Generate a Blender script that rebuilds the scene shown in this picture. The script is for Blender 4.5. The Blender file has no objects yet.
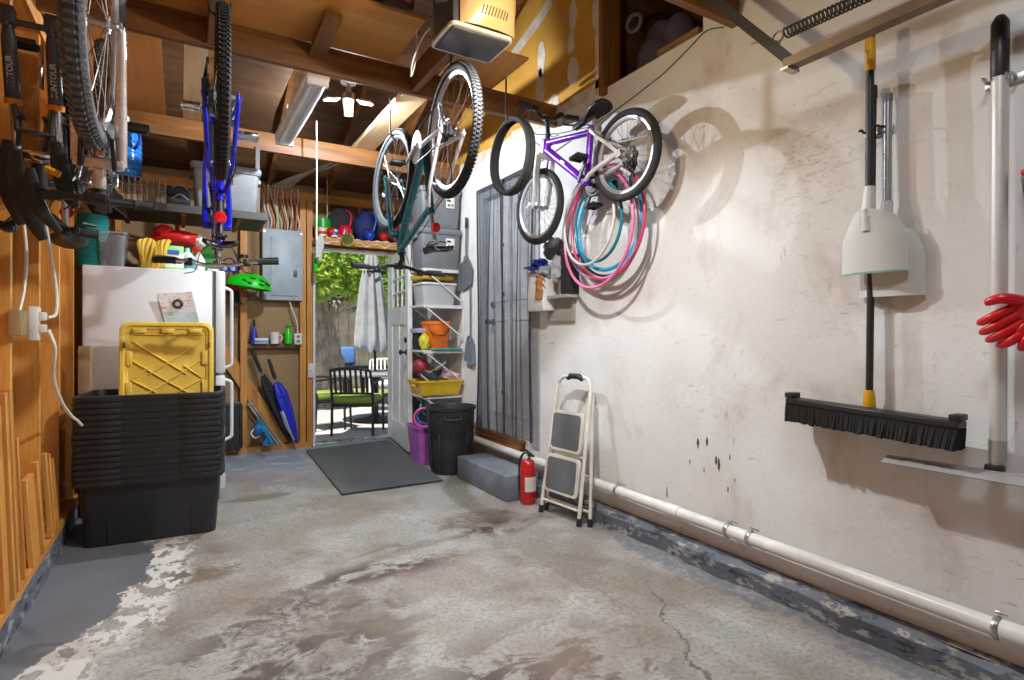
import bpy, bmesh, math, random
from mathutils import Vector, Matrix, Quaternion
random.seed(7)
scene = bpy.context.scene
COL = scene.collection
R = math.radians
PI = math.pi
# camera model: 1024x680 frame, focal 564 px, level, turned 30.48 deg to the right
CAM_Z, FOC, YAW, HOR = 1.15, 564.0, R(30.48), 337.0
SN, CS = math.sin(YAW), math.cos(YAW)

def W(u, v, x=None, y=None, z=None):
    l = (u-512)/FOC; k = (HOR-v)/FOC
    if x is not None: d = x/(SN+l*CS)
    elif y is not None: d = y/(CS-l*SN)
    else: d = (z-CAM_Z)/k
    return Vector((d*(SN+l*CS), d*(CS-l*SN), CAM_Z+d*k))

# ---------------------------------------------------------------- materials
class NT:
    def __init__(s, name):
        s.m = bpy.data.materials.new(name); s.m.use_nodes = True
        s.t = s.m.node_tree; s.n = s.t.nodes; s.l = s.t.links
        s.b = s.n['Principled BSDF']; s.out = s.n['Material Output']
        s.tc = None
    def node(s, typ, **kw):
        n = s.n.new(typ)
        for k, v in kw.items(): setattr(n, k, v)
        return n
    def link(s, a, b): s.l.new(a, b)
    def coord(s, scale=(1,1,1), rot=(0,0,0), loc=(0,0,0)):
        if s.tc is None: s.tc = s.node('ShaderNodeTexCoord')
        mp = s.node('ShaderNodeMapping')
        mp.inputs['Scale'].default_value = scale; mp.inputs['Rotation'].default_value = rot
        mp.inputs['Location'].default_value = loc
        s.link(s.tc.outputs['Object'], mp.inputs['Vector'])
        return mp.outputs['Vector']
    def noise(s, vec, scale=5, detail=4, rough=.55, dist=0):
        n = s.node('ShaderNodeTexNoise')
        n.inputs['Scale'].default_value = scale; n.inputs['Detail'].default_value = detail
        n.inputs['Roughness'].default_value = rough; n.inputs['Distortion'].default_value = dist
        s.link(vec, n.inputs['Vector'])
        return n.outputs['Fac']
    def voro(s, vec, scale=5, feature='F1', out='Distance'):
        n = s.node('ShaderNodeTexVoronoi', feature=feature)
        n.inputs['Scale'].default_value = scale
        s.link(vec, n.inputs['Vector'])
        return n.outputs[out]
    def ramp(s, fac, stops):
        n = s.node('ShaderNodeValToRGB')
        e = n.color_ramp.elements
        while len(e) < len(stops): e.new(.5)
        for i, (p, c) in enumerate(stops):
            e[i].position = p
            e[i].color = (c, c, c, 1) if not hasattr(c, '__len__') else (*c[:3], 1)
        s.link(fac, n.inputs['Fac'])
        return n.outputs['Color']
    def math(s, op, a, b=None, clamp=False):
        n = s.node('ShaderNodeMath', operation=op); n.use_clamp = clamp
        for i, x in enumerate((a, b)):
            if x is None: continue
            if isinstance(x, (int, float)): n.inputs[i].default_value = x
            else: s.link(x, n.inputs[i])
        return n.outputs[0]
    def mix(s, fac, a, b, blend='MIX'):
        n = s.node('ShaderNodeMix', data_type='RGBA', blend_type=blend)
        for sock, x in ((n.inputs[0], fac), (n.inputs[6], a), (n.inputs[7], b)):
            if isinstance(x, (int, float)): sock.default_value = x
            elif isinstance(x, (tuple, list)): sock.default_value = (*x[:3], 1)
            else: s.link(x, sock)
        return n.outputs[2]
    def sep(s, vec):
        n = s.node('ShaderNodeSeparateXYZ'); s.link(vec, n.inputs[0]); return n.outputs
    def color(s, c):
        if isinstance(c, (tuple, list)): s.b.inputs['Base Color'].default_value = (*c[:3], 1)
        else: s.link(c, s.b.inputs['Base Color'])
    def rough(s, r):
        if isinstance(r, (int, float)): s.b.inputs['Roughness'].default_value = r
        else: s.link(r, s.b.inputs['Roughness'])
    def bump(s, h, strength=.3, dist=.01):
        n = s.node('ShaderNodeBump'); n.inputs['Strength'].default_value = strength
        n.inputs['Distance'].default_value = dist
        s.link(h, n.inputs['Height']); s.link(n.outputs[0], s.b.inputs['Normal'])
    def set(s, **kw):
        for k, v in kw.items():
            s.b.inputs[k.replace('_', ' ')].default_value = v
        return s

def hexc(h, g=2.2):
    h = h.lstrip('#')
    return tuple(((int(h[i:i+2], 16)/255.0+0.055)/1.055)**2.4 if int(h[i:i+2], 16) > 10 else int(h[i:i+2], 16)/255/12.92 for i in (0, 2, 4))

_mc = {}
def pm(name, col, rough=.5, metal=0.0, var=.12, vscale=9, bump=0.0, bscale=60, coat=0.0):
    """plain painted / moulded / metal surface with a little uneven wear"""
    if name in _mc: return _mc[name]
    if isinstance(col, str): col = hexc(col)
    t = NT(name)
    v = t.coord()
    n = t.noise(v, vscale, 4)
    lo = tuple(max(0, c*(1-var)) for c in col); hi = tuple(min(1, c*(1+var)) for c in col)
    t.color(t.ramp(n, [(.3, lo), (.7, hi)]))
    t.rough(t.ramp(n, [(.3, max(.03, rough-.06)), (.7, min(1, rough+.06))]))
    t.set(Metallic=metal)
    if coat: t.set(Coat_Weight=coat)
    if bump: t.bump(t.noise(v, bscale, 3), bump, .004)
    _mc[name] = t.m
    return t.m

def emit(name, col, strength):
    t = NT(name); t.color((.8, .8, .8))
    t.set(Emission_Color=(*col, 1), Emission_Strength=strength)
    return t.m

def wood(name, axis, c1, c2, rough=.55, ring=14.0, knots=True, grain=1.0):
    """board grain running along axis 0/1/2"""
    t = NT(name)
    sc = [1.0, 1.0, 1.0]; sc[axis] = .07
    v = t.coord(tuple(sc))
    warp = t.noise(v, 3.0, 3, .5, .6)
    fine = t.noise(v, 90.0, 5, .7)
    med = t.noise(v, ring, 4, .6, 1.2)
    f = t.math('ADD', t.math('MULTIPLY', med, .65), t.math('MULTIPLY', fine, .35*grain))
    c = t.ramp(f, [(.36, c1), (.62, c2)])
    sc2 = [1.0, 1.0, 1.0]; sc2[axis] = .45
    if knots:
        k = t.voro(t.coord(tuple(sc2), loc=(.3, .7, .2)), 2.3)
        c = t.mix(t.ramp(k, [(.035, .85), (.075, 0)]), c, tuple(x*.28 for x in c1))
    big = t.noise(t.coord(), 1.3, 2)
    c = t.mix(t.ramp(big, [(.35, .3), (.65, 0)]), c, tuple(x*.6 for x in c1), 'MIX')
    t.color(c); t.rough(rough); t.bump(fine, .12, .002)
    return t.m

# ---------------------------------------------------------------- mesh builder
def frame_of(d):
    d = Vector(d).normalized()
    a = Vector((0, 0, 1)) if abs(d.z) < .9 else Vector((1, 0, 0))
    u = d.cross(a).normalized(); w = d.cross(u).normalized()
    return u, w, d

class MB:
    def __init__(s): s.v = []; s.f = []; s.mi = []
    def add(s, vs, fs, m=0):
        o = len(s.v); s.v += [Vector(x) for x in vs]
        s.f += [tuple(i+o for i in f) for f in fs]; s.mi += [m]*len(fs)
        return s
    def merge(s, other, M=None, m=None):
        o = len(s.v)
        s.v += [(M @ x if M else x.copy()) for x in other.v]
        s.f += [tuple(i+o for i in f) for f in other.f]
        s.mi += [m if m is not None else k for k in other.mi]
        return s
    def box(s, x0, x1, y0, y1, z0, z1, m=0):
        vs = [(x, y, z) for x in (x0, x1) for y in (y0, y1) for z in (z0, z1)]
        return s.add(vs, [(0,1,3,2),(4,6,7,5),(0,4,5,1),(2,3,7,6),(0,2,6,4),(1,5,7,3)], m)
    def cbox(s, c, size, M=None, bevel=0.0, seg=2, m=0, taper=1.0):
        """box centred at c, optional rotation M (3x3/4x4), rounded edges; taper scales the top"""
        bm = bmesh.new(); bmesh.ops.create_cube(bm, size=1)
        for v in bm.verts:
            k = taper if v.co.z > 0 else 1
            v.co = Vector((v.co.x*size[0]*k, v.co.y*size[1]*k, v.co.z*size[2]))
        if bevel: bmesh.ops.bevel(bm, geom=list(bm.edges), offset=bevel, segments=seg, affect='EDGES', profile=.5, clamp_overlap=True)
        bm.verts.index_update()
        Mx = (M.to_3x3() if M is not None else Matrix.Identity(3)); c = Vector(c)
        s.add([c + Mx @ v.co for v in bm.verts], [[v.index for v in f.verts] for f in bm.faces], m)
        bm.free(); return s
    def beam(s, p0, p1, w, h, up=(0,0,1), bevel=0.0, m=0):
        """rectangular bar: w across, h along up"""
        p0 = Vector(p0); p1 = Vector(p1); d = p1-p0; L = d.length; d.normalize()
        upv = Vector(up); x = d.cross(upv)
        if x.length < 1e-5: x = d.cross(Vector((0, 1, 0)))
        x.normalize(); u = x.cross(d).normalized()
        M = Matrix((x, d, u)).transposed()
        return s.cbox((p0+p1)/2, (w, L, h), M, bevel, 1, m)
    def tube(s, pts, r, n=8, closed=False, caps=True, m=0, flat=None):
        pts = [Vector(p) for p in pts]; N = len(pts)
        if N < 2: return s
        rs = r if hasattr(r, '__len__') else [r]*N
        T = []
        for i in range(N):
            if closed: t = pts[(i+1) % N]-pts[i-1]
            else: t = pts[min(i+1, N-1)]-pts[max(i-1, 0)]
            T.append(t.normalized() if t.length > 1e-9 else Vector((0, 0, 1)))
        u, w, _ = frame_of(T[0])
        vs = []
        for i in range(N):
            if i:
                q = T[i-1].rotation_difference(T[i]); u = q @ u
                u = (u - T[i]*u.dot(T[i])).normalized()
            w = T[i].cross(u)
            for k in range(n):
                a = 2*PI*k/n
                vs.append(pts[i] + (u*math.cos(a) + w*math.sin(a)*(flat or 1))*rs[i])
        fs = []
        for i in range(N if closed else N-1):
            j = (i+1) % N
            for k in range(n):
                l = (k+1) % n
                fs.append((i*n+k, i*n+l, j*n+l, j*n+k))
        if caps and not closed:
            fs.append(tuple(range(n-1, -1, -1))); fs.append(tuple((N-1)*n+k for k in range(n)))
        return s.add(vs, fs, m)
    def cyl(s, p0, p1, r0, r1=None, n=16, m=0):
        return s.tube([p0, p1], [r0, r0 if r1 is None else r1], n, m=m)
    def lathe(s, prof, o=(0,0,0), axis=(0,0,1), n=24, m=0, a0=0, a1=2*PI, cap=True):
        u, w, d = frame_of(axis); o = Vector(o)
        full = abs(a1-a0-2*PI) < 1e-6
        cnt = n if full else n+1
        vs = []
        for r, z in prof:
            for k in range(cnt):
                a = a0+(a1-a0)*k/n
                vs.append(o + d*z + (u*math.cos(a)+w*math.sin(a))*max(r, 1e-4))
        fs = []
        for i in range(len(prof)-1):
            for k in range(n):
                l = (k+1) % cnt
                fs.append((i*cnt+k, i*cnt+l, (i+1)*cnt+l, (i+1)*cnt+k))
        if full and cap:
            if prof[0][0] > 1e-3: fs.append(tuple(range(n-1, -1, -1)))
            if prof[-1][0] > 1e-3: fs.append(tuple((len(prof)-1)*n+k for k in range(n)))
        return s.add(vs, fs, m)
    def ring(s, c, axis, Rr, r, n=40, k=8, flat=1.0, m=0):
        u, w, d = frame_of(axis); c = Vector(c); vs = []
        for i in range(n):
            a = 2*PI*i/n; e = u*math.cos(a)+w*math.sin(a)
            for j in range(k):
                b = 2*PI*j/k
                vs.append(c + e*(Rr+r*math.cos(b)) + d*(r*flat*math.sin(b)))
        fs = [(i*k+j, ((i+1) % n)*k+j, ((i+1) % n)*k+(j+1) % k, i*k+(j+1) % k) for i in range(n) for j in range(k)]
        return s.add(vs, fs, m)
    def prism(s, poly, o, ux, uy, depth, m=0):
        """2D outline (list of (a,b)) in plane o,ux,uy, extruded by vector depth"""
        o = Vector(o); ux = Vector(ux); uy = Vector(uy); dv = Vector(depth); n = len(poly)
        vs = [o+ux*a+uy*b for a, b in poly]; vs += [v+dv for v in vs]
        fs = [tuple(range(n-1, -1, -1)), tuple(range(n, 2*n))]
        fs += [(i, (i+1) % n, n+(i+1) % n, n+i) for i in range(n)]
        return s.add(vs, fs, m)
    def ell(s, c, rad, M=None, nu=16, nv=10, m=0, fn=None):
        c = Vector(c); rad = Vector(rad) if hasattr(rad, '__len__') else Vector((rad,)*3)
        Mx = M.to_3x3() if M is not None else Matrix.Identity(3)
        vs = []
        for j in range(nv+1):
            th = PI*j/nv
            for i in range(nu):
                ph = 2*PI*i/nu
                p = Vector((math.sin(th)*math.cos(ph), math.sin(th)*math.sin(ph), math.cos(th)))
                k = fn(p) if fn else 1
                vs.append(c + Mx @ Vector((p.x*rad.x*k, p.y*rad.y*k, p.z*rad.z*k)))
        fs = []
        for j in range(nv):
            for i in range(nu):
                fs.append((j*nu+i, (j+1)*nu+i, (j+1)*nu+(i+1) % nu, j*nu+(i+1) % nu))
        return s.add(vs, fs, m)
    def grid(s, fn, nu, nv, thick=0.0, m=0):
        """surface fn(u,v) 0..1; thick > 0 gives it a back side"""
        vs = [Vector(fn(i/nu, j/nv)) for j in range(nv+1) for i in range(nu+1)]
        w = nu+1
        fs = [(j*w+i, j*w+i+1, (j+1)*w+i+1, (j+1)*w+i) for j in range(nv) for i in range(nu)]
        if thick:
            nrm = [Vector((0, 0, 0)) for _ in vs]
            for f in fs:
                a = (vs[f[1]]-vs[f[0]]).cross(vs[f[3]]-vs[f[0]])
                for i in f: nrm[i] += a
            o = len(vs)
            vs += [v - (n.normalized() if n.length > 0 else Vector((0, 0, 1)))*thick for v, n in zip(vs[:o], nrm)]
            back = [tuple(i+o for i in reversed(f)) for f in fs]
            edge = [i for i in range(nu+1)] + [j*w+nu for j in range(1, nv+1)] + [nv*w+i for i in range(nu-1, -1, -1)] + [j*w for j in range(nv-1, 0, -1)]
            side = [(edge[i], edge[i]+o, edge[(i+1) % len(edge)]+o, edge[(i+1) % len(edge)]) for i in range(len(edge))]
            fs = fs+back+side
        return s.add(vs, fs, m)
    def loft(s, rings, m=0, caps=True, closed=True):
        n = len(rings[0]); vs = [p for r in rings for p in r]; fs = []
        for i in range(len(rings)-1):
            for k in range(n if closed else n-1):
                l = (k+1) % n
                fs.append((i*n+k, i*n+l, (i+1)*n+l, (i+1)*n+k))
        if caps and closed:
            fs.append(tuple(range(n-1, -1, -1))); fs.append(tuple((len(rings)-1)*n+k for k in range(n)))
        return s.add(vs, fs, m)
    def build(s, name, mat, parent=None, world=True, label=None, cat=None, group=None, kind=None, smooth=38, origin=None, sub=0):
        """link ONE mesh object. world=True: vertices are world positions"""
        vs = s.v
        me = bpy.data.meshes.new(name)
        loc = Vector((0, 0, 0))
        if parent is not None and world:
            Mi = WM[parent.name].inverted(); vs = [Mi @ v for v in vs]
        elif parent is None and kind != 'structure' and vs:
            if origin is None:
                xs = [v.x for v in vs]; ys = [v.y for v in vs]; zs = [v.z for v in vs]
                loc = Vector(((min(xs)+max(xs))/2, (min(ys)+max(ys))/2, min(zs)))
            else: loc = Vector(origin)
            vs = [v-loc for v in vs]
        me.from_pydata([tuple(v) for v in vs], [], s.f)
        mats = mat if isinstance(mat, (list, tuple)) else [mat]
        for m_ in mats: me.materials.append(m_)
        if len(mats) > 1: me.polygons.foreach_set('material_index', s.mi)
        me.update()
        bm = bmesh.new(); bm.from_mesh(me); bmesh.ops.recalc_face_normals(bm, faces=list(bm.faces)); bm.to_mesh(me); bm.free()
        if smooth:
            me.shade_smooth(); me.set_sharp_from_angle(angle=R(smooth))
        o = bpy.data.objects.new(name, me); COL.objects.link(o)
        o.location = loc
        if sub:
            md = o.modifiers.new('Subdivision', 'SUBSURF'); md.levels = sub; md.render_levels = sub
        if parent is not None:
            o.parent = parent; WM[o.name] = WM[parent.name].copy()
        else: WM[o.name] = Matrix.Translation(loc)
        tag(o, label, cat, group, kind)
        return o

WM = {}
def tag(o, label=None, cat=None, group=None, kind=None):
    if label: o['label'] = label
    if cat: o['category'] = cat
    if group: o['group'] = group
    if kind: o['kind'] = kind
    return o
def thing(name, label, cat, loc=(0,0,0), rot=None, group=None):
    o = bpy.data.objects.new(name, None); COL.objects.link(o)
    M = Matrix.Translation(Vector(loc)) @ (rot.to_4x4() if rot is not None else Matrix.Identity(4))
    o.matrix_world = M; o.location = M.to_translation(); o.rotation_euler = M.to_euler()
    o.empty_display_size = .05
    WM[o.name] = M
    return tag(o, label, cat, group)
def dup(root, M, label=None, group=None):
    """copy a thing with its parts and their sub-parts to the placement M"""
    r = root.copy(); COL.objects.link(r)
    r.location = M.to_translation(); r.rotation_euler = M.to_euler()
    WM[r.name] = M
    if label: r['label'] = label
    if group: r['group'] = group
    def rec(src, dst):
        for ch in list(src.children):
            c = ch.copy(); COL.objects.link(c); c.parent = dst
            rec(ch, c)
    rec(root, r)
    return r
def Rz(a): return Matrix.Rotation(a, 3, 'Z')
def Rx(a): return Matrix.Rotation(a, 3, 'X')
def Ry(a): return Matrix.Rotation(a, 3, 'Y')
def arc(c, r, a0, a1, n, ux=(1,0,0), uy=(0,0,1)):
    c = Vector(c); ux = Vector(ux); uy = Vector(uy)
    return [c + ux*(r*math.cos(a0+(a1-a0)*i/n)) + uy*(r*math.sin(a0+(a1-a0)*i/n)) for i in range(n+1)]
def bez(pts, n=8):
    """smooth curve through points (Catmull-Rom)"""
    P = [Vector(p) for p in pts]; P = [P[0]*2-P[1]] + P + [P[-1]*2-P[-2]]; out = []
    for i in range(1, len(P)-2):
        for k in range(n):
            t = k/n; a, b, c, d = P[i-1], P[i], P[i+1], P[i+2]
            out.append(.5*((2*b) + (c-a)*t + (2*a-5*b+4*c-d)*t*t + (3*b-a-3*c+d)*t**3))
    out.append(P[-2]); return out
def rrect(w, h, r, n=4):
    """rounded rectangle outline centred at 0"""
    out = []
    for cx, cy, a in ((w/2-r, h/2-r, 0), (-w/2+r, h/2-r, 90), (-w/2+r, -h/2+r, 180), (w/2-r, -h/2+r, 270)):
        for k in range(n+1):
            t = R(a+90*k/n); out.append((cx+r*math.cos(t), cy+r*math.sin(t)))
    return out
_tc = {}
def text_mb(txt, size, depth=.0006, bold=False, spacing=1.0):
    """lettering as a mesh in the xy plane, centred"""
    cu = bpy.data.curves.new('lettering', 'FONT'); cu.body = txt; cu.size = size; cu.extrude = depth
    cu.align_x = 'CENTER'; cu.align_y = 'CENTER'; cu.space_character = spacing
    if bold: cu.offset = size*.02
    ob = bpy.data.objects.new('lettering', cu); COL.objects.link(ob)
    dg = bpy.context.evaluated_depsgraph_get(); me = ob.evaluated_get(dg).to_mesh()
    mb = MB().add([v.co.copy() for v in me.vertices], [tuple(p.vertices) for p in me.polygons])
    ob.evaluated_get(dg).to_mesh_clear()
    bpy.data.objects.remove(ob); bpy.data.curves.remove(cu)
    return mb
def plane_M(o, ux, uy):
    ux = Vector(ux).normalized(); uy = Vector(uy).normalized(); uz = ux.cross(uy)
    M = Matrix((ux, uy, uz)).transposed().to_4x4(); M.translation = Vector(o); return M
# ================================================================ materials of the room
WD = {}
for ax, nm in ((0, 'x'), (1, 'y'), (2, 'z')):
    WD['stud'+nm] = wood('pine_stud_'+nm, ax, (.50, .185, .03), (.76, .37, .08))
    WD['dark'+nm] = wood('aged_beam_'+nm, ax, (.13, .048, .012), (.30, .125, .032))
    WD['ply'+nm] = wood('plywood_'+nm, ax, (.60, .25, .045), (.82, .43, .10), ring=5.0, knots=True, grain=.5)
    WD['pale'+nm] = wood('pale_board_'+nm, ax, (.62, .40, .20), (.80, .58, .34))
WD['roof'] = wood('roof_boards', 0, (.09, .04, .017), (.21, .10, .04), ring=8)
WD['sheath'] = wood('left_sheathing', 2, (.45, .19, .045), (.66, .33, .09), ring=6)

def make_wall_white():
    t = NT('painted_drywall')
    v = t.coord()
    big = t.noise(v, 1.1, 4, .55)
    base = t.ramp(big, [(.3, (.69, .67, .64)), (.55, (.76, .76, .75)), (.75, (.79, .80, .80))])
    # soft grubby patches low and around head height
    sm = t.noise(t.coord((1, 1, .7), loc=(4, 2, 1)), 2.6, 6, .62, .4)
    c = t.mix(t.ramp(sm, [(.54, 0), (.74, .55)]), base, (.40, .31, .24))
    # slanting scuffs
    sc = t.noise(t.coord((1, 5.5, 26), rot=(.55, 0, 0)), 1.6, 6, .75, .3)
    reg = t.noise(t.coord(loc=(9, 3, 5)), 1.7, 3)
    scm = t.math('MULTIPLY', t.ramp(sc, [(.60, 0), (.69, .65)]), t.ramp(reg, [(.45, 0), (.62, 1)]))
    c = t.mix(scm, c, (.20, .16, .13))
    sc2 = t.noise(t.coord((1, 14, 4), rot=(-.5, 0, 0)), 2.0, 6, .75, .2)
    reg2 = t.noise(t.coord(loc=(2, 8, 1)), 2.1, 3)
    scm2 = t.math('MULTIPLY', t.ramp(sc2, [(.61, 0), (.70, .6)]), t.ramp(reg2, [(.48, 0), (.6, 1)]))
    c = t.mix(scm2, c, (.30, .25, .21))
    # worn, scuffed places
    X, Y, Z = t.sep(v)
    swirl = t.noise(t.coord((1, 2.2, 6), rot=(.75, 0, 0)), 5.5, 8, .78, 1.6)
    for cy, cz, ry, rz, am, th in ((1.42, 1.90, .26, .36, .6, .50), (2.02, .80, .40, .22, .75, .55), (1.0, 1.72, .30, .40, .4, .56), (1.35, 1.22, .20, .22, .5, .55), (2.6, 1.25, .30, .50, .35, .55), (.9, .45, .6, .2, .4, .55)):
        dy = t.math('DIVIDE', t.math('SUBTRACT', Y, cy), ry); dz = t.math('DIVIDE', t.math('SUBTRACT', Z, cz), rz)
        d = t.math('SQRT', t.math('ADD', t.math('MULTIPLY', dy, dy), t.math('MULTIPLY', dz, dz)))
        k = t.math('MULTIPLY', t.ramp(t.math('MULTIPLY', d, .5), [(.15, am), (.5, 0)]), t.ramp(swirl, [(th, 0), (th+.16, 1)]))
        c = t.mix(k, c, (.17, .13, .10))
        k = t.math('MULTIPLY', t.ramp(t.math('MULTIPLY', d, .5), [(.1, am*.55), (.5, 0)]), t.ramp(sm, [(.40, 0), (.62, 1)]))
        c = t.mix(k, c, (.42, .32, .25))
    # tiny specks
    sp = t.voro(v, 16)
    c = t.mix(t.math('MULTIPLY', t.ramp(sp, [(.03, .8), (.07, 0)]), t.ramp(t.noise(v, 6, 2), [(.5, 0), (.6, 1)])), c, (.12, .1, .09))
    t.color(c); t.rough(.62)
    t.bump(t.math('ADD', t.noise(v, 35, 4), t.math('MULTIPLY', sm, 1.5)), .25, .006)
    return t.m
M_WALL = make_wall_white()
def make_bare_drywall():
    t = NT('bare_drywall_paper')
    v = t.coord()
    n = t.noise(v, 2.2, 5, .6)
    t.color(t.ramp(n, [(.3, (.48, .23, .025)), (.7, (.64, .34, .05))])); t.rough(.8)
    return t.m
M_BARE = make_bare_drywall()
def make_mud():
    t = NT('joint_compound')
    n = t.noise(t.coord(), 7, 5, .65)
    t.color(t.ramp(n, [(.3, (.50, .40, .26)), (.65, (.70, .66, .58))])); t.rough(.85)
    return t.m
M_MUD = make_mud()
M_CHIP = pm('gouged_drywall', (.07, .065, .065), .8, var=.5, vscale=40)

def make_floor():
    t = NT('worn_painted_concrete')
    v = t.coord(); X, Y, Z = t.sep(v)
    n1 = t.noise(v, 1.6, 8, .62, .3); n2 = t.noise(t.coord(loc=(3, 7, 0)), 5.5, 8, .66); n3 = t.noise(t.coord(loc=(8, 1, 0)), 24, 6, .7)
    fine = t.noise(v, 120, 4, .7)
    # bare brown concrete
    bare = t.ramp(n2, [(.25, (.185, .155, .125)), (.45, (.265, .235, .20)), (.65, (.335, .31, .275))])
    bare = t.mix(t.ramp(n1, [(.38, 0), (.56, .85)]), bare, (.41, .41, .395))
    regd = None
    for cx, cy, rx, ry in ((.42, 2.25, .42, .50), (.85, 2.72, .42, .12), (1.05, 1.55, .45, .35), (1.62, 3.1, .3, .22), (.1, 2.05, .3, .3)):
        dx = t.math('DIVIDE', t.math('SUBTRACT', X, cx), rx); dy = t.math('DIVIDE', t.math('SUBTRACT', Y, cy), ry)
        d = t.math('MULTIPLY', t.math('SQRT', t.math('ADD', t.math('MULTIPLY', dx, dx), t.math('MULTIPLY', dy, dy))), .4)
        regd = d if regd is None else t.math('MINIMUM', regd, d)
    dk = t.math('MULTIPLY', t.ramp(t.noise(t.coord((1, 1.5, 1), loc=(5.2, 2.4, 0)), 3.6, 9, .72, .5), [(.475, 0), (.52, 1)]), t.ramp(regd, [(.22, 1), (.55, 0)]))
    bare = t.mix(dk, bare, (.085, .055, .048))
    # dark damp stains at their places on the slab
    def blob(cx, cy, rx, ry, amt, col, c, rag=.9):
        dx = t.math('DIVIDE', t.math('SUBTRACT', X, cx), rx); dy = t.math('DIVIDE', t.math('SUBTRACT', Y, cy), ry)
        d = t.math('SQRT', t.math('ADD', t.math('MULTIPLY', dx, dx), t.math('MULTIPLY', dy, dy)))
        d = t.math('ADD', d, t.math('MULTIPLY', t.math('SUBTRACT', n2, .5), rag*2))
        return t.mix(t.ramp(t.math('MULTIPLY', d, .5), [(.28, amt), (.5, 0)]), c, col)
    bare = blob(.08, 3.12, .22, .12, .75, (.13, .09, .045), bare)
    bare = blob(1.62, 3.16, .30, .20, .7, (.12, .085, .06), bare)
    bare = blob(.48, 2.35, .36, .42, .6, (.095, .065, .055), bare, 1.6)
    bare = blob(1.02, 2.60, .18, .12, .4, (.14, .10, .08), bare)
    # pale laitance where the old coat has flaked
    pale = t.math('MULTIPLY', t.ramp(n3, [(.47, 0), (.53, 1)]), t.ramp(t.noise(t.coord(loc=(6, 6, 0)), 2.3, 5, .6), [(.54, 0), (.62, .5)]))
    bare = t.mix(pale, bare, (.52, .51, .48))
    bare = blob(.50, 4.40, .30, .10, .7, (.19, .15, .09), bare, .7)
    brn = t.ramp(t.noise(t.coord(loc=(4, 0, 2)), 1.5, 4), [(.48, 0), (.64, .6)])
    bare = t.mix(brn, bare, (.26, .20, .15))
    gr = t.noise(t.coord(loc=(1, 1, 1)), 55, 4, .75)
    bare = t.mix(t.ramp(gr, [(.40, .45), (.52, 0)]), bare, (.13, .105, .09))
    # slate paint kept along the left side and at the back
    edge = t.math('ADD', t.math('MULTIPLY', t.math('SUBTRACT', n1, .5), .55), t.math('MULTIPLY', t.math('SUBTRACT', n2, .5), .35))
    edge = t.math('ADD', edge, t.math('MULTIPLY', t.math('SUBTRACT', n3, .5), .10))
    fx = t.math('ADD', t.math('ADD', X, t.math('MULTIPLY', t.math('MAXIMUM', t.math('SUBTRACT', 2.95, Y), 0.0), .48)), t.math('ADD', t.math('MULTIPLY', edge, .8), .21))   # <0 : painted
    back = t.math('ADD', t.math('SUBTRACT', 5.05, Y), t.math('MULTIPLY', edge, 3.0))
    paint = t.ramp(n1, [(.3, (.135, .14, .155)), (.7, (.185, .19, .21))])
    white = (.66, .65, .62)
    prim = t.math('MULTIPLY', t.ramp(t.math('ADD', fx, .5), [(.495, 0), (.5, 1), (.68, 1), (.76, 0)]), t.ramp(t.noise(t.coord((1.3, .8, 1), loc=(2, 2, 0)), 8.5, 7, .68), [(.47, 0), (.49, 1)]))
    prim = t.math('MULTIPLY', prim, t.ramp(t.math('MULTIPLY', Y, .2), [(.74, 1), (.77, 0)]))
    c = t.mix(prim, bare, white)
    lp = t.math('MULTIPLY', t.ramp(t.math('ADD', fx, .5), [(.497, 1), (.503, 0)]), t.ramp(t.math('MULTIPLY', Y, .2), [(.93, 1), (.97, 0)]))
    c = t.mix(lp, c, paint)
    bpaint = t.mix(t.ramp(n2, [(.5, 0), (.62, .9)]), (.27, .31, .37), (.47, .48, .47))
    c = t.mix(t.ramp(t.math('ADD', t.math('MULTIPLY', back, .3), .5), [(.40, 1), (.56, 0)]), c, bpaint)
    # slate paint rim along the right-hand curb
    rx = t.math('ADD', t.math('SUBTRACT', 2.10, X), t.math('MULTIPLY', edge, .9))
    rp = t.ramp(t.math('ADD', rx, .5), [(.49, .9), (.52, 0)])
    c = t.mix(t.math('MULTIPLY', rp, t.ramp(n3, [(.44, 1), (.58, .25)])), c, (.17, .18, .205))
    # crack
    cr = t.math('ABSOLUTE', t.math('ADD', t.math('SUBTRACT', X, t.math('MULTIPLY', t.math('SUBTRACT', Y, 1.5), .55)), t.math('ADD', -1.62, t.math('MULTIPLY', t.math('SUBTRACT', n2, .5), .25))))
    crm = t.math('MULTIPLY', t.ramp(cr, [(.003, 1), (.008, 0)]), t.ramp(t.math('MULTIPLY', Y, .2), [(.37, 1), (.40, 0)]))
    c = t.mix(t.math('MULTIPLY', crm, .8), c, (.06, .045, .035))
    t.color(c)
    t.rough(t.ramp(n2, [(.3, .42), (.7, .62)]))
    t.bump(t.math('ADD', t.math('MULTIPLY', fine, .35), t.math('ADD', n3, t.math('MULTIPLY', lp, .6))), .22, .006)
    return t.m
M_FLOOR = make_floor()
def make_curb():
    t = NT('flaking_slate_paint')
    v = t.coord()
    n = t.noise(t.coord((1, .8, 2)), 11, 7, .7); b = t.noise(v, 2, 3)
    c = t.ramp(b, [(.3, (.09, .10, .13)), (.7, (.16, .175, .215))])
    c = t.mix(t.ramp(n, [(.535, 0), (.58, .85)]), c, (.40, .39, .36))
    n2 = t.noise(t.coord((1, .7, 2.2), loc=(3, 3, 3)), 13, 7, .7)
    c = t.mix(t.ramp(n2, [(.545, 0), (.59, .9)]), c, (.03, .03, .035))
    t.color(c); t.rough(.6); t.bump(n, .5, .01)
    return t.m
M_CURB = make_curb()
M_FIBER = NT('brown_fibreboard')
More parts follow.
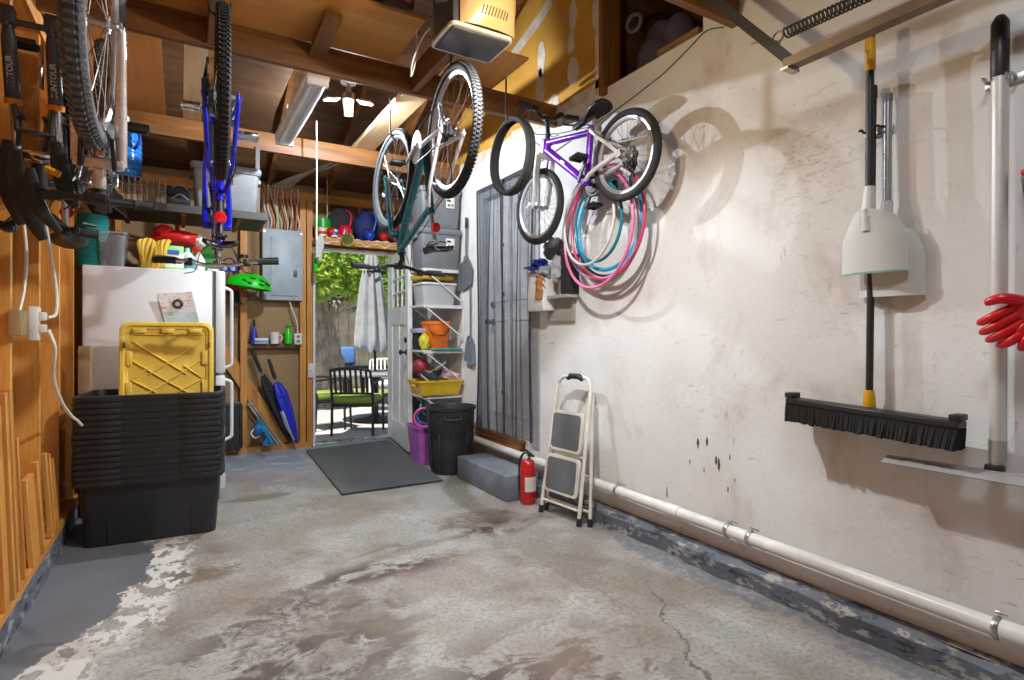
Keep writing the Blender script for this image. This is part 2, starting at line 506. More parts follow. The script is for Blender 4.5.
_n = M_FIBER.noise(M_FIBER.coord(), 140, 3, .8); _b = M_FIBER.noise(M_FIBER.coord(), 1.5, 3)
M_FIBER.color(M_FIBER.mix(M_FIBER.ramp(_b, [(.3, .0), (.7, .5)]), M_FIBER.ramp(_n, [(.3, (.24, .15, .07)), (.7, (.46, .31, .16))]), (.30, .19, .09)))
M_FIBER.rough(.85); M_FIBER = M_FIBER.m
M_WHITE = pm('white_gloss_paint', (.78, .78, .77), .4)
M_BLACK = pm('black_plastic', (.018, .018, .02), .45)
M_STEEL = pm('bare_steel', (.55, .55, .56), .32, 1.0)
M_ALU = pm('brushed_aluminium', (.72, .72, .73), .3, 1.0, var=.05)
M_DKSTEEL = pm('dark_angle_steel', (.09, .085, .08), .5, .8)

# ================================================================ room
XR, XL, YB = 2.30, -.55, 6.23
b = MB(); b.grid(lambda u, v: (-.75+3.25*u, -2.6+8.95*v, 0), 26, 70, .12)
floor = b.build('floor', M_FLOOR, kind='structure')
# right wall: white lower sheet, unpainted sheet above it, opening to the loft cupboard and to the house door
def roof_z(y): return 2.74+(6.3-y)*.42 if y > 1.8 else 2.74+4.5*.42-(1.8-y)*.42
OY0, OY1, OZ0, OZ1 = 1.985, 2.74, 2.71, 3.45
DY0, DY1, DZ0, DZ1 = 3.56, 4.43, .34, 2.40
b = MB()
b.box(XR, XR+.1, -2.6, DY0, .085, OZ0, 0); b.box(XR, XR+.1, DY1, YB+.1, .085, OZ0+.02, 0)
b.box(XR, XR+.1, DY0, DY1, .085, DZ0, 0); b.box(XR, XR+.1, DY0, DY1, DZ1, OZ0+.02, 0)
pz = lambda y0, y1, z0: [(y0, z0), (y1, z0), (y1, roof_z(y1)), (y0, roof_z(y0))]
b.prism(pz(-2.6, OY0, OZ0), (XR, 0, 0), (0, 1, 0), (0, 0, 1), (.1, 0, 0), 0)
b.prism(pz(OY1, YB+.1, OZ0+.02), (XR+.002, 0, 0), (0, 1, 0), (0, 0, 1), (.1, 0, 0), 1)
b.prism(pz(OY0, OY1, OZ1), (XR, 0, 0), (0, 1, 0), (0, 0, 1), (.1, 0, 0), 1)
rnd = random.Random(3)
def mudpatch(u, v, ry, rz, tilt=0):
    p = W(u, v, x=XR)
    out = []
    for k in range(14):
        a = 2*PI*k/14; q = 1+rnd.uniform(-.18, .18)
        y, z = ry*math.cos(a)*q, rz*math.sin(a)*q
        out.append((y*math.cos(tilt)-z*math.sin(tilt), y*math.sin(tilt)+z*math.cos(tilt)))
    b.prism(out, (XR+.004, p.y, p.z), (0, 1, 0), (0, 0, 1), (-.004, 0, 0), 2)
for a in ((573, 15, .045, .10), (571, 43, .04, .075), (573, 72, .06, .10), (541, 58, .05, .13), (540, 92, .055, .17), (553, 103, .07, .06), (600, 42, .05, .16), (597, 8, .05, .12)): mudpatch(*a)
# taped joint running down the slope of the roof line and the ragged edge at the white sheet
pts = [W(u, v, x=XR) for u, v in ((551, 0), (540, 18), (529, 33), (518, 48), (508, 62))]
for p, q in zip(pts, pts[1:]): b.beam((XR+.003, p.y, p.z), (XR+.003, q.y, q.z), .006, .09, up=(0, .6, .8), m=2)
b.box(XR-.002, XR+.01, OY1+.02, OY1+.11, 2.74, 3.3, 2)
for k in range(22):
    y = 2.86+k*.16; b.cbox((XR+.002-.0013*(k % 3), y, 2.74), (.008, .2, .07+rnd.uniform(-.02, .05)), Rx(rnd.uniform(-.25, .25)), m=2)
# gouges through the paint
for u, v, w, h in ((698, 443, .014, .06), (707, 441, .011, .05), (716, 460, .012, .05), (719, 465, .016, .06), (667, 492, .01, .07), (730, 457, .006, .03), (728, 489, .006, .03), (735, 480, .005, .02), (690, 462, .006, .035), (704, 470, .005, .03), (668, 512, .008, .03)):
    p = W(u, v, x=XR)
    out = [(w/2*(1+rnd.uniform(-.4, .4))*math.cos(2*PI*k/10), h/2*(1+rnd.uniform(-.3, .3))*math.sin(2*PI*k/10)) for k in range(10)]
    b.prism(out, (XR, p.y, p.z), (0, 1, 0), (0, 0, 1), (-.001, 0, 0), 3)
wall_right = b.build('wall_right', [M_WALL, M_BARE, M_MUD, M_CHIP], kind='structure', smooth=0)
# foundation curbs
b = MB(); rr = random.Random(5)
def curb_face(u, v):
    y = -2.6+8.85*u; return (2.225+.012*math.sin(y*9)+.008*math.sin(y*23+1)+(.03 if v > .9 else 0)+.03*(v > .5)*0, y, .105*v)
b.grid(curb_face, 120, 4, 0); b.grid(lambda u, v: (2.255+.15*v, -2.6+8.85*u, .105), 10, 1)
b.build('trim_1', M_CURB, kind='structure')
b = MB()
b.grid(lambda u, v: (-.55+.006*math.sin(30*u)-.004*v, -2.6+8.85*u, .12*v), 90, 3); b.box(-.8, -.55, -2.6, 6.25, .1, .12)
b.build('trim_2', M_CURB, kind='structure')
# left wall: boarding, sill plate, studs
b = MB(); b.box(-.68, -.66, -2.6, 6.33, .12, 2.7); b.prism([(-2.6, 2.7), (6.33, 2.7), (6.33, roof_z(6.33)), (1.8, roof_z(1.8)), (-2.6, roof_z(-2.6))], (-.68, 0, 0), (0, 1, 0), (0, 0, 1), (.02, 0, 0))
wall_left = b.build('wall_left', WD['sheath'], kind='structure', smooth=0)
MB().box(-.67, -.545, -2.6, 6.2, .12, .158).build('sill_plate', WD['studx' if 0 else 'study'], wall_left)
MB().box(-.66, -.56, -2.6, 6.2, 2.57, 2.66).build('top_plate', WD['study'], wall_left)
for y in (-1.6, -1.2, -.8, -.4, .0, .41, .82, 1.23, 1.64, 2.05, 2.46, 2.90, 3.42, 3.93, 4.4, 4.8, 5.2, 5.6):
    MB().box(-.66, -.57, y-.019, y+.019, .158, 2.58).build('stud', WD['studz'], wall_left)
# back wall: fibreboard between studs, door opening X 1.27..2.10
BX0, BX1, BZ1 = 1.225, 2.065, 2.08
b = MB(); b.box(-.8, BX0-.05, YB+.03, YB+.08, .02, 2.75); b.box(BX0-.05, BX1+.03, YB+.03, YB+.08, BZ1+.03, 2.75); b.box(BX1+.03, 2.5, YB+.03, YB+.08, 0, 2.75)
wall_back = b.build('wall_back', M_FIBER, kind='structure', smooth=0)
b = MB(); b.box(-.7, 1.2, YB-.06, YB+.03, .0, .05); b.build('bottom_plate', WD['studx'], wall_back)
MB().box(-.7, 2.3, YB-.06, YB+.03, 2.57, 2.66).build('top_plate', WD['studx'], wall_back)
for x0, x1, z0, z1 in ((.515, .575, .05, 2.57), (1.075, 1.135, .05, 2.57), (1.145, 1.20, .05, 2.57), (.0, .04, .05, 2.57), (-.5, -.46, .05, 2.57), (2.13, 2.17, 0, 2.57)):
    MB().box(x0, x1, YB-.06, YB+.03, z0, z1).build('stud', WD['studz'], wall_back)
MB().box(1.20, 2.13, YB-.07, YB+.03, 2.12, 2.20).build('door_header', WD['studx'], wall_back)
MB().box(1.68, 1.72, YB-.04, YB+.03, 2.2, 2.57).build('stud', WD['studz'], wall_back)
MB().box(.575, 1.075, YB-.06, YB+.03, 1.04, 1.08).build('blocking', WD['darkx'], wall_back)
MB().beam((.28, YB-.02, 1.15), (.93, YB-.04, .06), .02, .12, up=(1, 0, .6)).build('diagonal_brace', WD['studz'], wall_back)
# roof boards with rafters, open above the ties
b = MB()
prof = [(6.45, roof_z(6.45)), (1.8, roof_z(1.8)), (-2.8, roof_z(-2.8))]
for (y0, z0), (y1, z1) in zip(prof, prof[1:]):
    nb = 30
    for k in range(nb):
        a0, a1 = k/nb, (k+.97)/nb
        p0 = Vector((0, y0+(y1-y0)*a0, z0+(z1-z0)*a0)); p1 = Vector((0, y0+(y1-y0)*a1, z0+(z1-z0)*a1))
        b.add([(-.9, p0.y, p0.z), (2.6, p0.y, p0.z), (2.6, p1.y, p1.z), (-.9, p1.y, p1.z), (-.9, p0.y, p0.z+.02), (2.6, p0.y, p0.z+.02), (2.6, p1.y, p1.z+.02), (-.9, p1.y, p1.z+.02)],
              [(0,1,2,3), (7,6,5,4), (0,4,5,1), (2,6,7,3), (1,5,6,2), (3,7,4,0)])
    b.add([(-.9, y0, z0+.03), (2.6, y0, z0+.03), (2.6, y1, z1+.03), (-.9, y1, z1+.03)], [(0,1,2,3)])
ceiling = b.build('ceiling', WD['roof'], kind='structure', smooth=0)
for x in (-.35, .20, .78, 1.36, 1.90, 2.25):
    MB().beam((x, 6.4, roof_z(6.4)-.055), (x, 1.8, roof_z(1.8)-.055), .04, .12).build('rafter', WD['darky'], ceiling)
    MB().beam((x, -2.6, roof_z(-2.6)-.055), (x, 1.8, roof_z(1.8)-.055), .04, .12).build('rafter', WD['darky'], ceiling)
for y in (1.79, 3.30, 4.91):
    b = MB().cbox((.85, y, 2.715), (2.96 if y > 2 else 2.94, .042, .15), bevel=.003)
    b.build('ceiling_beam', WD['darkx'], kind='structure')
# front end of the garage, behind the camera: header and side jambs, unseen doorway left open to add sky fill
b = MB(); b.box(-.8, 2.5, -2.6, -2.5, 2.25, 4.4); b.box(-.8, -.45, -2.6, -2.5, 0, 2.3); b.box(2.2, 2.5, -2.6, -2.5, 0, 2.3)
b.build('wall_front', WD['studx'], kind='structure', smooth=0)
# cupboard behind the loft opening
b = MB(); b.box(XR+.1, 3.1, OY0-.12, OY0-.1, OZ0-.1, OZ1+.1); b.box(XR+.1, 3.1, OY1+.1, OY1+.12, OZ0-.1, OZ1+.1); b.box(3.08, 3.1, OY0-.1, OY1+.1, OZ0-.1, OZ1+.1)
b.box(XR+.1, 3.1, OY0-.12, OY1+.12, OZ0-.12, OZ0-.1); b.box(XR+.1, 3.1, OY0-.12, OY1+.12, OZ1+.1, OZ1+.12)
b.build('wall_cupboard', WD['roof'], kind='structure', smooth=0)
MB().box(XR-.035, XR+.1, OY1-.01, OY1+.035, OZ0-.045, OZ1+.2).build('trim_3', WD['darkz'], kind='structure')
# back door casing
b = MB(); b.box(BX0-.022, BX0, YB-.075, YB+.1, 0, BZ1+.02); b.box(BX1, BX1+.022, YB-.075, YB+.1, 0, BZ1+.02); b.box(BX0, BX1, YB-.075, YB+.1, BZ1, BZ1+.022)
b.build('trim_4', M_WHITE, kind='structure')
MB().cbox((1.66, YB+.03, .012), (.86, .16, .024), bevel=.006).build('trim_5', M_ALU, kind='structure')

# ================================================================ camera, sky, lamps
cam = bpy.data.cameras.new('camera'); co = bpy.data.objects.new('camera', cam); COL.objects.link(co)
co.location = (0, 0, CAM_Z); co.rotation_euler = (R(90), 0, -YAW)
cam.sensor_width = 36; cam.lens = FOC/1024*36; cam.shift_y = -(340-HOR)/1024; cam.clip_start = .02
scene.camera = co
w = bpy.data.worlds.new('world'); scene.world = w; w.use_nodes = True
nt = w.node_tree; bg = nt.nodes['Background']
sky = nt.nodes.new('ShaderNodeTexSky'); sky.sky_type = 'HOSEK_WILKIE'; sky.turbidity = 3; sky.sun_direction = Vector((-.5, .35, .8)).normalized()
nt.links.new(sky.outputs[0], bg.inputs[0]); bg.inputs[1].default_value = 2.0
def lamp(name, typ, loc, energy, col, size=.1, rot=None, size_y=None, spread=None):
    L = bpy.data.lights.new(name, typ); L.energy = energy; L.color = col
    if typ == 'AREA':
        L.size = size
        if size_y: L.shape = 'RECTANGLE'; L.size_y = size_y
        if spread: L.spread = spread
    elif typ == 'SUN': L.angle = size
    else: L.shadow_soft_size = size
    o = bpy.data.objects.new(name, L); COL.objects.link(o); o.location = loc
    if rot is not None: o.rotation_euler = rot
    return o
LED = Vector((1.02, 4.0, 2.79)); BULB = Vector((1.17, 2.05, 2.60))
lamp('lamp_light', 'POINT', LED+Vector((0, 0, -.035)), 122, (.84, .92, 1.0), .012)
lamp('opener_light', 'AREA', (1.165, 2.07, 2.43), 40, (.96, .98, 1.0), .06, Vector((.22, -.20, .95)).to_track_quat('Z', 'Y').to_euler())
lamp('opener_bulb', 'POINT', (1.165, 1.86, 2.40), 13, (1.0, .78, .48), .03)
lamp('front_fill_light', 'AREA', (.95, .35, 2.78), 15, (.90, .95, 1.0), .35, (0, 0, 0))  # unseen fill light near the camera, added without any fixture
lamp('sun', 'SUN', (0, 0, 10), 7.5, (1.0, .95, .86), R(1), (R(14), R(-18), 0))
scene.view_settings.view_transform = 'Standard'; scene.view_settings.look = 'None'
scene.view_settings.gamma = 1; scene.view_settings.use_curve_mapping = False
scene.view_settings.exposure = .24
scene.cycles.use_denoising = True
scene.cycles.max_bounces = 8; scene.cycles.diffuse_bounces = 5; scene.cycles.transparent_max_bounces = 12
scene.cycles.sample_clamp_indirect = 6
# ================================================================ bicycles
M_RUB = pm('tyre_rubber', (.022, .022, .023), .8, var=.3, vscale=30)
M_RIM = pm('silver_rim', (.50, .50, .51), .38, .8, var=.06)
M_CHROME = pm('chrome', (.75, .75, .76), .15, 1.0, var=.03)
M_GRIP = pm('grip_rubber', (.025, .025, .027), .85)
M_RED = pm('red_reflector', (.62, .012, .015), .2, coat=.6)
M_ORANGE = pm('orange_seal', (.75, .25, .02), .5)
M_PAWH = pm('pearl_white_paint', (.74, .74, .74), .25, coat=.5)
M_GREYTREAD = pm('worn_grey_tread', (.10, .10, .105), .85, var=.4, vscale=40)

def make_bike(name, label, Rw, tr, wb, cframe, crear, cfork, crim, ctire, s=1.0, steer=0.0, knob=False, susp=False, bar=.60, cbar=None,
              reflector=True, hub_big=False, group=None, M=Matrix.Identity(4), crank=35.0, letter=None, cseat=None, lever=True, fat=1.0, sh=.56, rise=.055, rim2=None, front=True, ccrank=None, cpedal=None, stemf=.06, stemup=.035):
    root = thing(name, label, 'bicycle', M.to_translation(), M.to_3x3(), group)
    ra = Vector((-wb*.42, 0, Rw)); fa = Vector((wb*.58, 0, Rw))
    bb = ra + Vector((.42*s, 0, -.03*s))
    hd = Vector((-math.cos(R(70)), 0, math.sin(R(70))))
    crown = fa + hd*(Rw+.10*s) + Vector((-.012, 0, 0))
    htop = crown + hd*.125*s
    sd = Vector((-math.cos(R(73)), 0, math.sin(R(73))))
    st = bb + sd*.40*s; sp = bb + sd*(sh*s)
    S = Matrix.Translation(crown) @ Matrix.Rotation(R(steer), 4, hd) @ Matrix.Translation(-crown)
    L = lambda *a, **k: None
    def bp(mb, nm, mat, par=root, lab=None, **k): return mb.build(nm, mat, par, world=False, label=lab, **k)
    def wheel(c, nm, X=Matrix.Identity(4), rear=False):
        rw = Rw-2*tr
        b = MB(); b.lathe([(rw-.002, -.012), (rw+.006, -.013), (rw+.012, -.009), (rw+.010, 0), (rw+.012, .009), (rw+.006, .013), (rw-.002, .012), (rw-.016, .006), (rw-.018, 0), (rw-.016, -.006), (rw-.002, -.012)], c, (0, 1, 0), 56, cap=False)
        rim = bp(MB().merge(b, X), nm, crim)
        b = MB(); b.ring(c, (0, 1, 0), Rw-tr, tr, 64, 10, 1.0)
        if knob:
            for i in range(104):
                a = 2*PI*i/104
                for row, off in ((0, 0), (1, .62), (-1, .62)):
                    aa = a + (0 if row == 0 else PI/104)
                    q = row*.75; rr = (Rw-tr) + tr*math.cos(q)*1.04
                    e = Vector((math.cos(aa), 0, math.sin(aa)))
                    p = c + e*rr + Vector((0, tr*math.sin(q)*1.04, 0))
                    n = e*math.cos(q) + Vector((0, math.sin(q), 0))
                    tgt = Vector((-math.sin(aa), 0, math.cos(aa)))
                    sd_ = n.cross(tgt)
                    Mx = Matrix((tgt, sd_, n)).transposed()
                    b.cbox(p, (.0105, tr*.75 if row == 0 else tr*.5, .009), Mx)
        bp(MB().merge(b, X), 'tyre', ctire, rim)
        b = MB(); N = 28
        for i in range(N):
            a = 2*PI*i/N; sgn = 1 if i % 2 else -1
            a2 = a + (.42 if (i//2) % 2 else -.42)
            h = c + Vector((.022*math.cos(a2*1.0+.9*sgn), .028*sgn, .022*math.sin(a2*1.0+.9*sgn)))
            b.tube([c + Vector((.022*math.cos(a2), .026*sgn, .022*math.sin(a2))), c + Vector(((rw-.012)*math.cos(a), 0, (rw-.012)*math.sin(a)))], .0013, 4, caps=False)
        bp(MB().merge(b, X), 'spokes', M_CHROME, rim, smooth=0)
        b = MB(); b.lathe([(.008, -.055), (.012, -.05), (.012, -.034), (.026, -.031), (.026, -.026), (.013, -.022), (.013, .022), (.026, .026), (.026, .031), (.012, .034), (.012, .05), (.008, .055)], c, (0, 1, 0), 18)
        b.cyl(c-Vector((0, .068, 0)), c+Vector((0, .068, 0)), .005, n=8)
        bp(MB().merge(b, X), 'hub', M_STEEL if not hub_big else M_BLACK, rim)
        if not rear:
            b = MB(); p = c+Vector((rw*.55, 0, rw*.25)); b.cbox(p, (.05, .008, .02), Matrix.Rotation(.5, 3, 'Y'), .004); bp(MB().merge(b, X), 'spoke_reflector', M_PAWH, rim)
        return rim
    wheel(ra, 'rear_wheel', rear=True); crim = rim2 or crim
    if front: wheel(fa, 'front_wheel', S)
    # main frame
    b = MB()
    b.tube([crown+hd*.01*s, htop], (.021*s+.003)*fat, 14)
    b.tube([htop-hd*.03*s, st-sd*.03*s], [(.0165*s+.001)*fat, .0145*s*fat], 12)
    b.tube([crown+hd*.045*s, bb], [.021*s*fat, .020*s*fat], 12)
    b.tube([bb, st+sd*.02*s], .0165*s*fat, 12)
    b.cyl(bb-Vector((0, .036, 0)), bb+Vector((0, .036, 0)), .022*s, n=16)
    fr = bp(b, 'frame', cframe)
    if letter:
        d = (bb-crown).normalized(); n = Vector((0, 1, 0)); mid = crown+hd*.045*s+(bb-crown)*.5
        t = text_mb(letter, .034*s, .001, True)
        for sg in (1, -1):
            Mx = plane_M(mid+n*sg*(.0215*s*fat+.001), (-d if sg < 0 else d)*1.0, (n*sg).cross(-d if sg < 0 else d))
            b = MB().merge(t, Mx)
            bp(b, 'lettering', M_PAWH, fr, smooth=0)
    # rear triangle
    b = MB()
    for sg in (1, -1):
        y = .062*sg
        b.tube(bez([bb+Vector((-.03*s, .03*sg, 0)), bb.lerp(ra, .35)+Vector((0, .052*sg, .005)), ra+Vector((.02, y, 0)), ra+Vector((-.01, y, 0))], 4), .0095*s*fat+.001, 8)
        b.tube(bez([st+Vector((-.012*s, .018*sg, -.02*s)), st.lerp(ra, .3)+Vector((0, .045*sg, 0)), ra+Vector((.012, y, .02)), ra+Vector((-.004, y, 0))], 4), .008*s*fat+.001, 8)
        b.cbox(ra+Vector((0, y, 0)), (.035, .006, .04), bevel=.003)
    b.tube([st.lerp(ra, .35)+Vector((0, -.05, 0)), st.lerp(ra, .35)+Vector((0, .05, 0))], .007, 8)
    bp(b, 'rear_stays', crear)
    # fork
    b = MB(); b.tube([crown-hd*.0, htop], .014, 10)
    b.cbox(crown-hd*.012, (.05, .14, .035), Matrix((Vector((hd.z, 0, -hd.x)), Vector((0, 1, 0)), hd)).transposed(), .01)
    lo = MB(); seals = []
    for sg in (1, -1):
        y = .058*sg; top = crown-hd*.01+Vector((0, y, 0)); bot = fa+Vector((-.012, y, 0))
        if susp:
            mid = top.lerp(bot, .42)
            b.cyl(top, mid, .0155, n=14); lo.tube([mid, mid.lerp(bot, .06), bot+hd*.05, bot], [.023, .0225, .021, .013], 14)
            seals.append(MB().tube([mid+hd*.012, mid-hd*.008], .0255, 16))
            lo.cbox(bot+Vector((.012, 0, 0)), (.035, .012, .05), bevel=.004)
        else:
            b.tube([top, top.lerp(bot, .3), top.lerp(bot, .75)+Vector((-.006, 0, 0)), bot], [.014*fat, .0135*fat, .011*fat, .009*fat], 10)
            b.cbox(bot, (.03, .007, .035), bevel=.003)
    if susp and not front:
        lo.cyl(fa-Vector((0, .075, 0)), fa+Vector((0, .075, 0)), .011, n=10)
        for sg in (1, -1): lo.cbox(fa+Vector((-.01, .058*sg, -.02)), (.05, .042, .06), bevel=.008)
    if susp:
        lo.tube([fa+hd*(Rw*.62)+Vector((-.012, .058, 0)), fa+hd*(Rw+.02)+Vector((.03, .045, 0)), fa+hd*(Rw+.025)+Vector((.035, 0, 0)), fa+hd*(Rw+.02)+Vector((.03, -.045, 0)), fa+hd*(Rw*.62)+Vector((-.012, -.058, 0))], .011, 8)
        fk = bp(MB().merge(b, S), 'fork', [M_CHROME])
        bp(MB().merge(lo, S), 'fork_lower', cfork, fk); [bp(MB().merge(q, S), 'dust_seal', M_ORANGE, fk) for q in seals]
    else:
        fk = bp(MB().merge(b, S), 'fork', cfork)
    # brake arms
    for sg in (1, -1):
        b = MB(); p = fa+hd*(Rw-.03)+Vector((.02, .04*sg, 0)); b.beam(p, p+hd*.10+Vector((0, .006*sg, 0)), .014, .018, up=(1, 0, 0), bevel=.003)
        b.cbox(p-Vector((0, .010*sg, 0)), (.05, .012, .012), bevel=.003)
        bp(MB().merge(b, S), 'front_brake', M_BLACK, fk)
        b = MB(); p = ra+(st-ra).normalized()*(Rw-.03)+Vector((0, .045*sg, 0)); q = p+(st-ra).normalized()*.09
        b.beam(p, q, .014, .018, up=(1, 0, 0), bevel=.003); b.cbox(p-Vector((0, .010*sg, 0)), (.05, .012, .012), bevel=.003)
        bp(b, 'rear_brake', M_STEEL)
    # stem and bar
    b = MB(); clamp = htop+hd*.045*s+Vector((stemf*s, 0, stemup*s))
    b.tube([htop, htop+hd*.05*s], .017, 12); b.tube([htop+hd*.04*s, clamp], .015, 10); b.cyl(clamp-Vector((0, .025, 0)), clamp+Vector((0, .025, 0)), .021, n=14)
    stem = MB().merge(b, S)
    hb = bar/2
    pts = bez([clamp+Vector((-.035, -hb, rise*s)), clamp+Vector((-.015, -hb*.5, .87*rise*s)), clamp+Vector((0, -hb*.22, .004)), clamp, clamp+Vector((0, hb*.22, .004)), clamp+Vector((-.015, hb*.5, .87*rise*s)), clamp+Vector((-.035, hb, rise*s))], 5)
    h = MB(); h.tube(pts, .0115, 10)
    han = bp(MB().merge(h, S), 'handlebar', cbar or M_BLACK)
    bp(stem, 'stem', cbar or M_BLACK, han)
    for sg in (1, -1):
        e0 = clamp+Vector((-.035, hb*sg, rise*s)); e1 = clamp+Vector((-.024, hb*sg*.66, .93*rise*s)); dd = (e1-e0)
        g = MB(); ps = [e0+dd*k/8 for k in range(9)]; g.tube([e0-dd*.02]+ps, [.017]+[.0165 if k % 2 else .0155 for k in range(8)]+[.019], 12)
        bp(MB().merge(g, S), 'grip', M_GRIP, han)
        if lever:
            g = MB(); q = e1+dd*.12; g.cbox(q+Vector((.015, 0, 0)), (.03, .03, .028), bevel=.006)
            g.tube(bez([q+Vector((.03, 0, -.006)), q+Vector((.055, -.02*sg*-1, -.02)), e1.lerp(e0, .5)+Vector((.055, 0, -.025)), e0+Vector((.045, 0, -.025))], 4), [.007]*4+[.006]*9, 8)
            bp(MB().merge(g, S), 'brake_lever', M_BLACK, han)
            g = MB(); q2 = e1+dd*.55; g.cbox(q2+Vector((.01, 0, .012)), (.045, .035, .022), bevel=.007); g.cyl(q2+Vector((.0, 0, .0)), q2+Vector((0, .02*-sg, 0)), .02, n=12)
            bp(MB().merge(g, S), 'shifter', M_BLACK, han)
    # cables
    b = MB()
    for k, (sg, tgt) in enumerate(((1, htop.lerp(st, .3)), (-1, htop.lerp(st, .25)), (1, crown+Vector((.03, 0, .06))))):
        p0 = S @ (clamp+Vector((.01, hb*.55*sg, .05))); p1 = p0+Vector((.09, -.05*sg, -.03)); p3 = tgt+Vector((0, .012*sg, .015))
        b.tube(bez([p0, p1, (p1+p3)/2+Vector((.06-.02*k, .02*sg, -.02)), p3], 6), .0028, 5)
    b.tube(bez([htop.lerp(st, .3)+Vector((0, .016, .012)), st+Vector((0, .02, 0)), st.lerp(ra, .5)+Vector((0, .06, .02)), ra+Vector((-.03, -.07, .03))], 6), .0026, 5)
    bp(b, 'cables', M_BLACK)
    # saddle and post
    b = MB(); b.tube([st, sp+sd*.03*s], .0135, 10); b.cbox(sp+sd*.035*s, (.05, .035, .025), bevel=.006)
    seat = bp(b, 'seat_post', M_STEEL if cseat is None else M_BLACK)
    def sfn(u, v):
        x = -.14+.28*u; w_ = (.072 if u < .25 else .072-.055*min(1, (u-.25)/.42)) * (1 if u > .05 else .75)
        a = (v-.5)*PI*1.15
        z = .012+.020*(1-u)**2
        return sp+sd*.05*s+Vector((x*1.0+.02, w_*math.sin(a), z+.030*math.cos(a)-.008))
    b = MB(); b.grid(sfn, 16, 12, .012)
    for sg in (1, -1): b.tube([sp+sd*.05*s+Vector((-.10, .025*sg, .0)), sp+sd*.045*s+Vector((-.03, .022*sg, -.012)), sp+sd*.045*s+Vector((.04, .022*sg, -.012)), sp+sd*.05*s+Vector((.13, .012*sg, .01))], .0035, 6)
    bp(b, 'saddle', cseat or M_BLACK, seat)
    if reflector:
        p = sp-sd*.05*s+Vector((-.035, 0, 0)); b = MB(); b.lathe([(.027, 0), (.027, .008), (.022, .013), (0, .015)], p, (-1, 0, 0), 20); b.cbox(p+Vector((.014, 0, 0)), (.028, .02, .018), bevel=.004)
        bp(b, 'reflector', M_RED, seat)
    # drive train on the right (-y) side
    b = MB(); N = 40
    for rr, y, t_ in ((.078*s+.01, -.050, .003), (.055*s+.01, -.044, .003)):
        prof = []
        for k in range(N*2):
            a = PI*k/N; q = rr+(.004 if k % 2 else -.002); prof.append((q*math.cos(a), q*math.sin(a)))
        b.prism(prof, bb+Vector((0, y, 0)), (1, 0, 0), (0, 0, 1), (0, -t_, 0))
    b.lathe([(.03, 0), (.03, .012), (.018, .018)], bb+Vector((0, -.045, 0)), (0, -1, 0), 20)
    cs = bp(b, 'crankset', ccrank or M_STEEL)
    ca = R(crank)
    for sg in (1, -1):
        d = Vector((math.cos(ca), 0, math.sin(ca)))*sg
        p0 = bb+Vector((0, .06*-sg*-1 if 0 else -.062*sg, 0)); p1 = p0+d*.165*s
        b = MB(); b.beam(p0-d*.01, p1+d*.01, .014, .026, up=(-d.z, 0, d.x), bevel=.005); bp(b, 'crank_arm', ccrank or M_STEEL, cs)
        pc = p1+Vector((0, -.055*sg, 0)); b = MB(); b.cyl(p1, p1+Vector((0, -.10*sg, 0)), .008, n=10)
        b.cbox(pc+Vector((.033, 0, 0)), (.014, .085, .022), bevel=.004); b.cbox(pc-Vector((.033, 0, 0)), (.014, .085, .022), bevel=.004)
        b.cbox(pc+Vector((0, .038, 0)), (.07, .010, .02), bevel=.003); b.cbox(pc-Vector((0, .038, 0)), (.07, .010, .02), bevel=.003)
        bp(b, 'pedal', cpedal or M_BLACK, cs)
    b = MB()
    for k in range(6):
        rr = .058-.007*k; prof = []
        for j in range(32):
            a = PI*j/16; q = rr+(.003 if j % 2 else -.002); prof.append((q*math.cos(a), q*math.sin(a)))
        b.prism(prof, ra+Vector((0, -.030-.005*k, 0)), (1, 0, 0), (0, 0, 1), (0, -.002, 0))
    bp(b, 'cassette', M_DKSTEEL)
    b = MB(); dp = ra+Vector((.0, -.062, -.03)); b.cbox(dp, (.03, .022, .05), bevel=.008); b.beam(dp+Vector((.0, 0, -.02)), dp+Vector((.045, .012, -.11)), .012, .02, up=(1, 0, 0), bevel=.004)
    for q in (dp+Vector((.005, .012, -.03)), dp+Vector((.045, .012, -.11))): b.cyl(q-Vector((0, .005, 0)), q+Vector((0, .005, 0)), .02, n=16)
    bp(b, 'derailleur', M_BLACK)
    b = MB(); rc = .083*s+.01
    top = [ra+Vector((.0, -.045, .045)), bb+Vector((0, -.05, rc))]
    loop = [top[0]] + [bb+Vector((rc*math.sin(a), -.05, rc*math.cos(a))) for a in [PI*k/10 for k in range(11)]] + [dp+Vector((.045, .01, -.13)), dp+Vector((.02, .01, -.08)), dp+Vector((-.012, .012, -.02)), ra+Vector((-.05, -.045, 0)), ra+Vector((-.03, -.045, .036))]
    b.tube(loop, .0042, 6, closed=True); bp(b, 'chain', M_DKSTEEL)
    return root

def bike_pose(rear, front, flip, Rw, wb):
    """placement that puts the two axles at the given points"""
    rear = Vector(rear); front = Vector(front)
    x = (front-rear).normalized(); up = Vector((0, 0, -1 if flip else 1))
    y = up.cross(x).normalized(); z = x.cross(y)
    M = Matrix((x, y, z)).transposed().to_4x4()
    mid = rear + x*wb*.42 - z*Rw
    M.translation = mid; return M

P_TEAL = pm('teal_frame_paint', '#0b7280', .25, .2, coat=.6)
P_BLUE = pm('blue_frame_paint', '#1a22c8', .22, .2, coat=.7)
P_PURP = pm('purple_frame_paint', '#7d22d6', .25, .1, coat=.6)
P_SILV = pm('silver_pink_frame', (.62, .52, .48), .25, .5, coat=.5)
P_BLKF = pm('black_frame_paint', (.015, .015, .017), .35, coat=.4)
P_FORK = pm('charcoal_fork', (.05, .05, .055), .4)

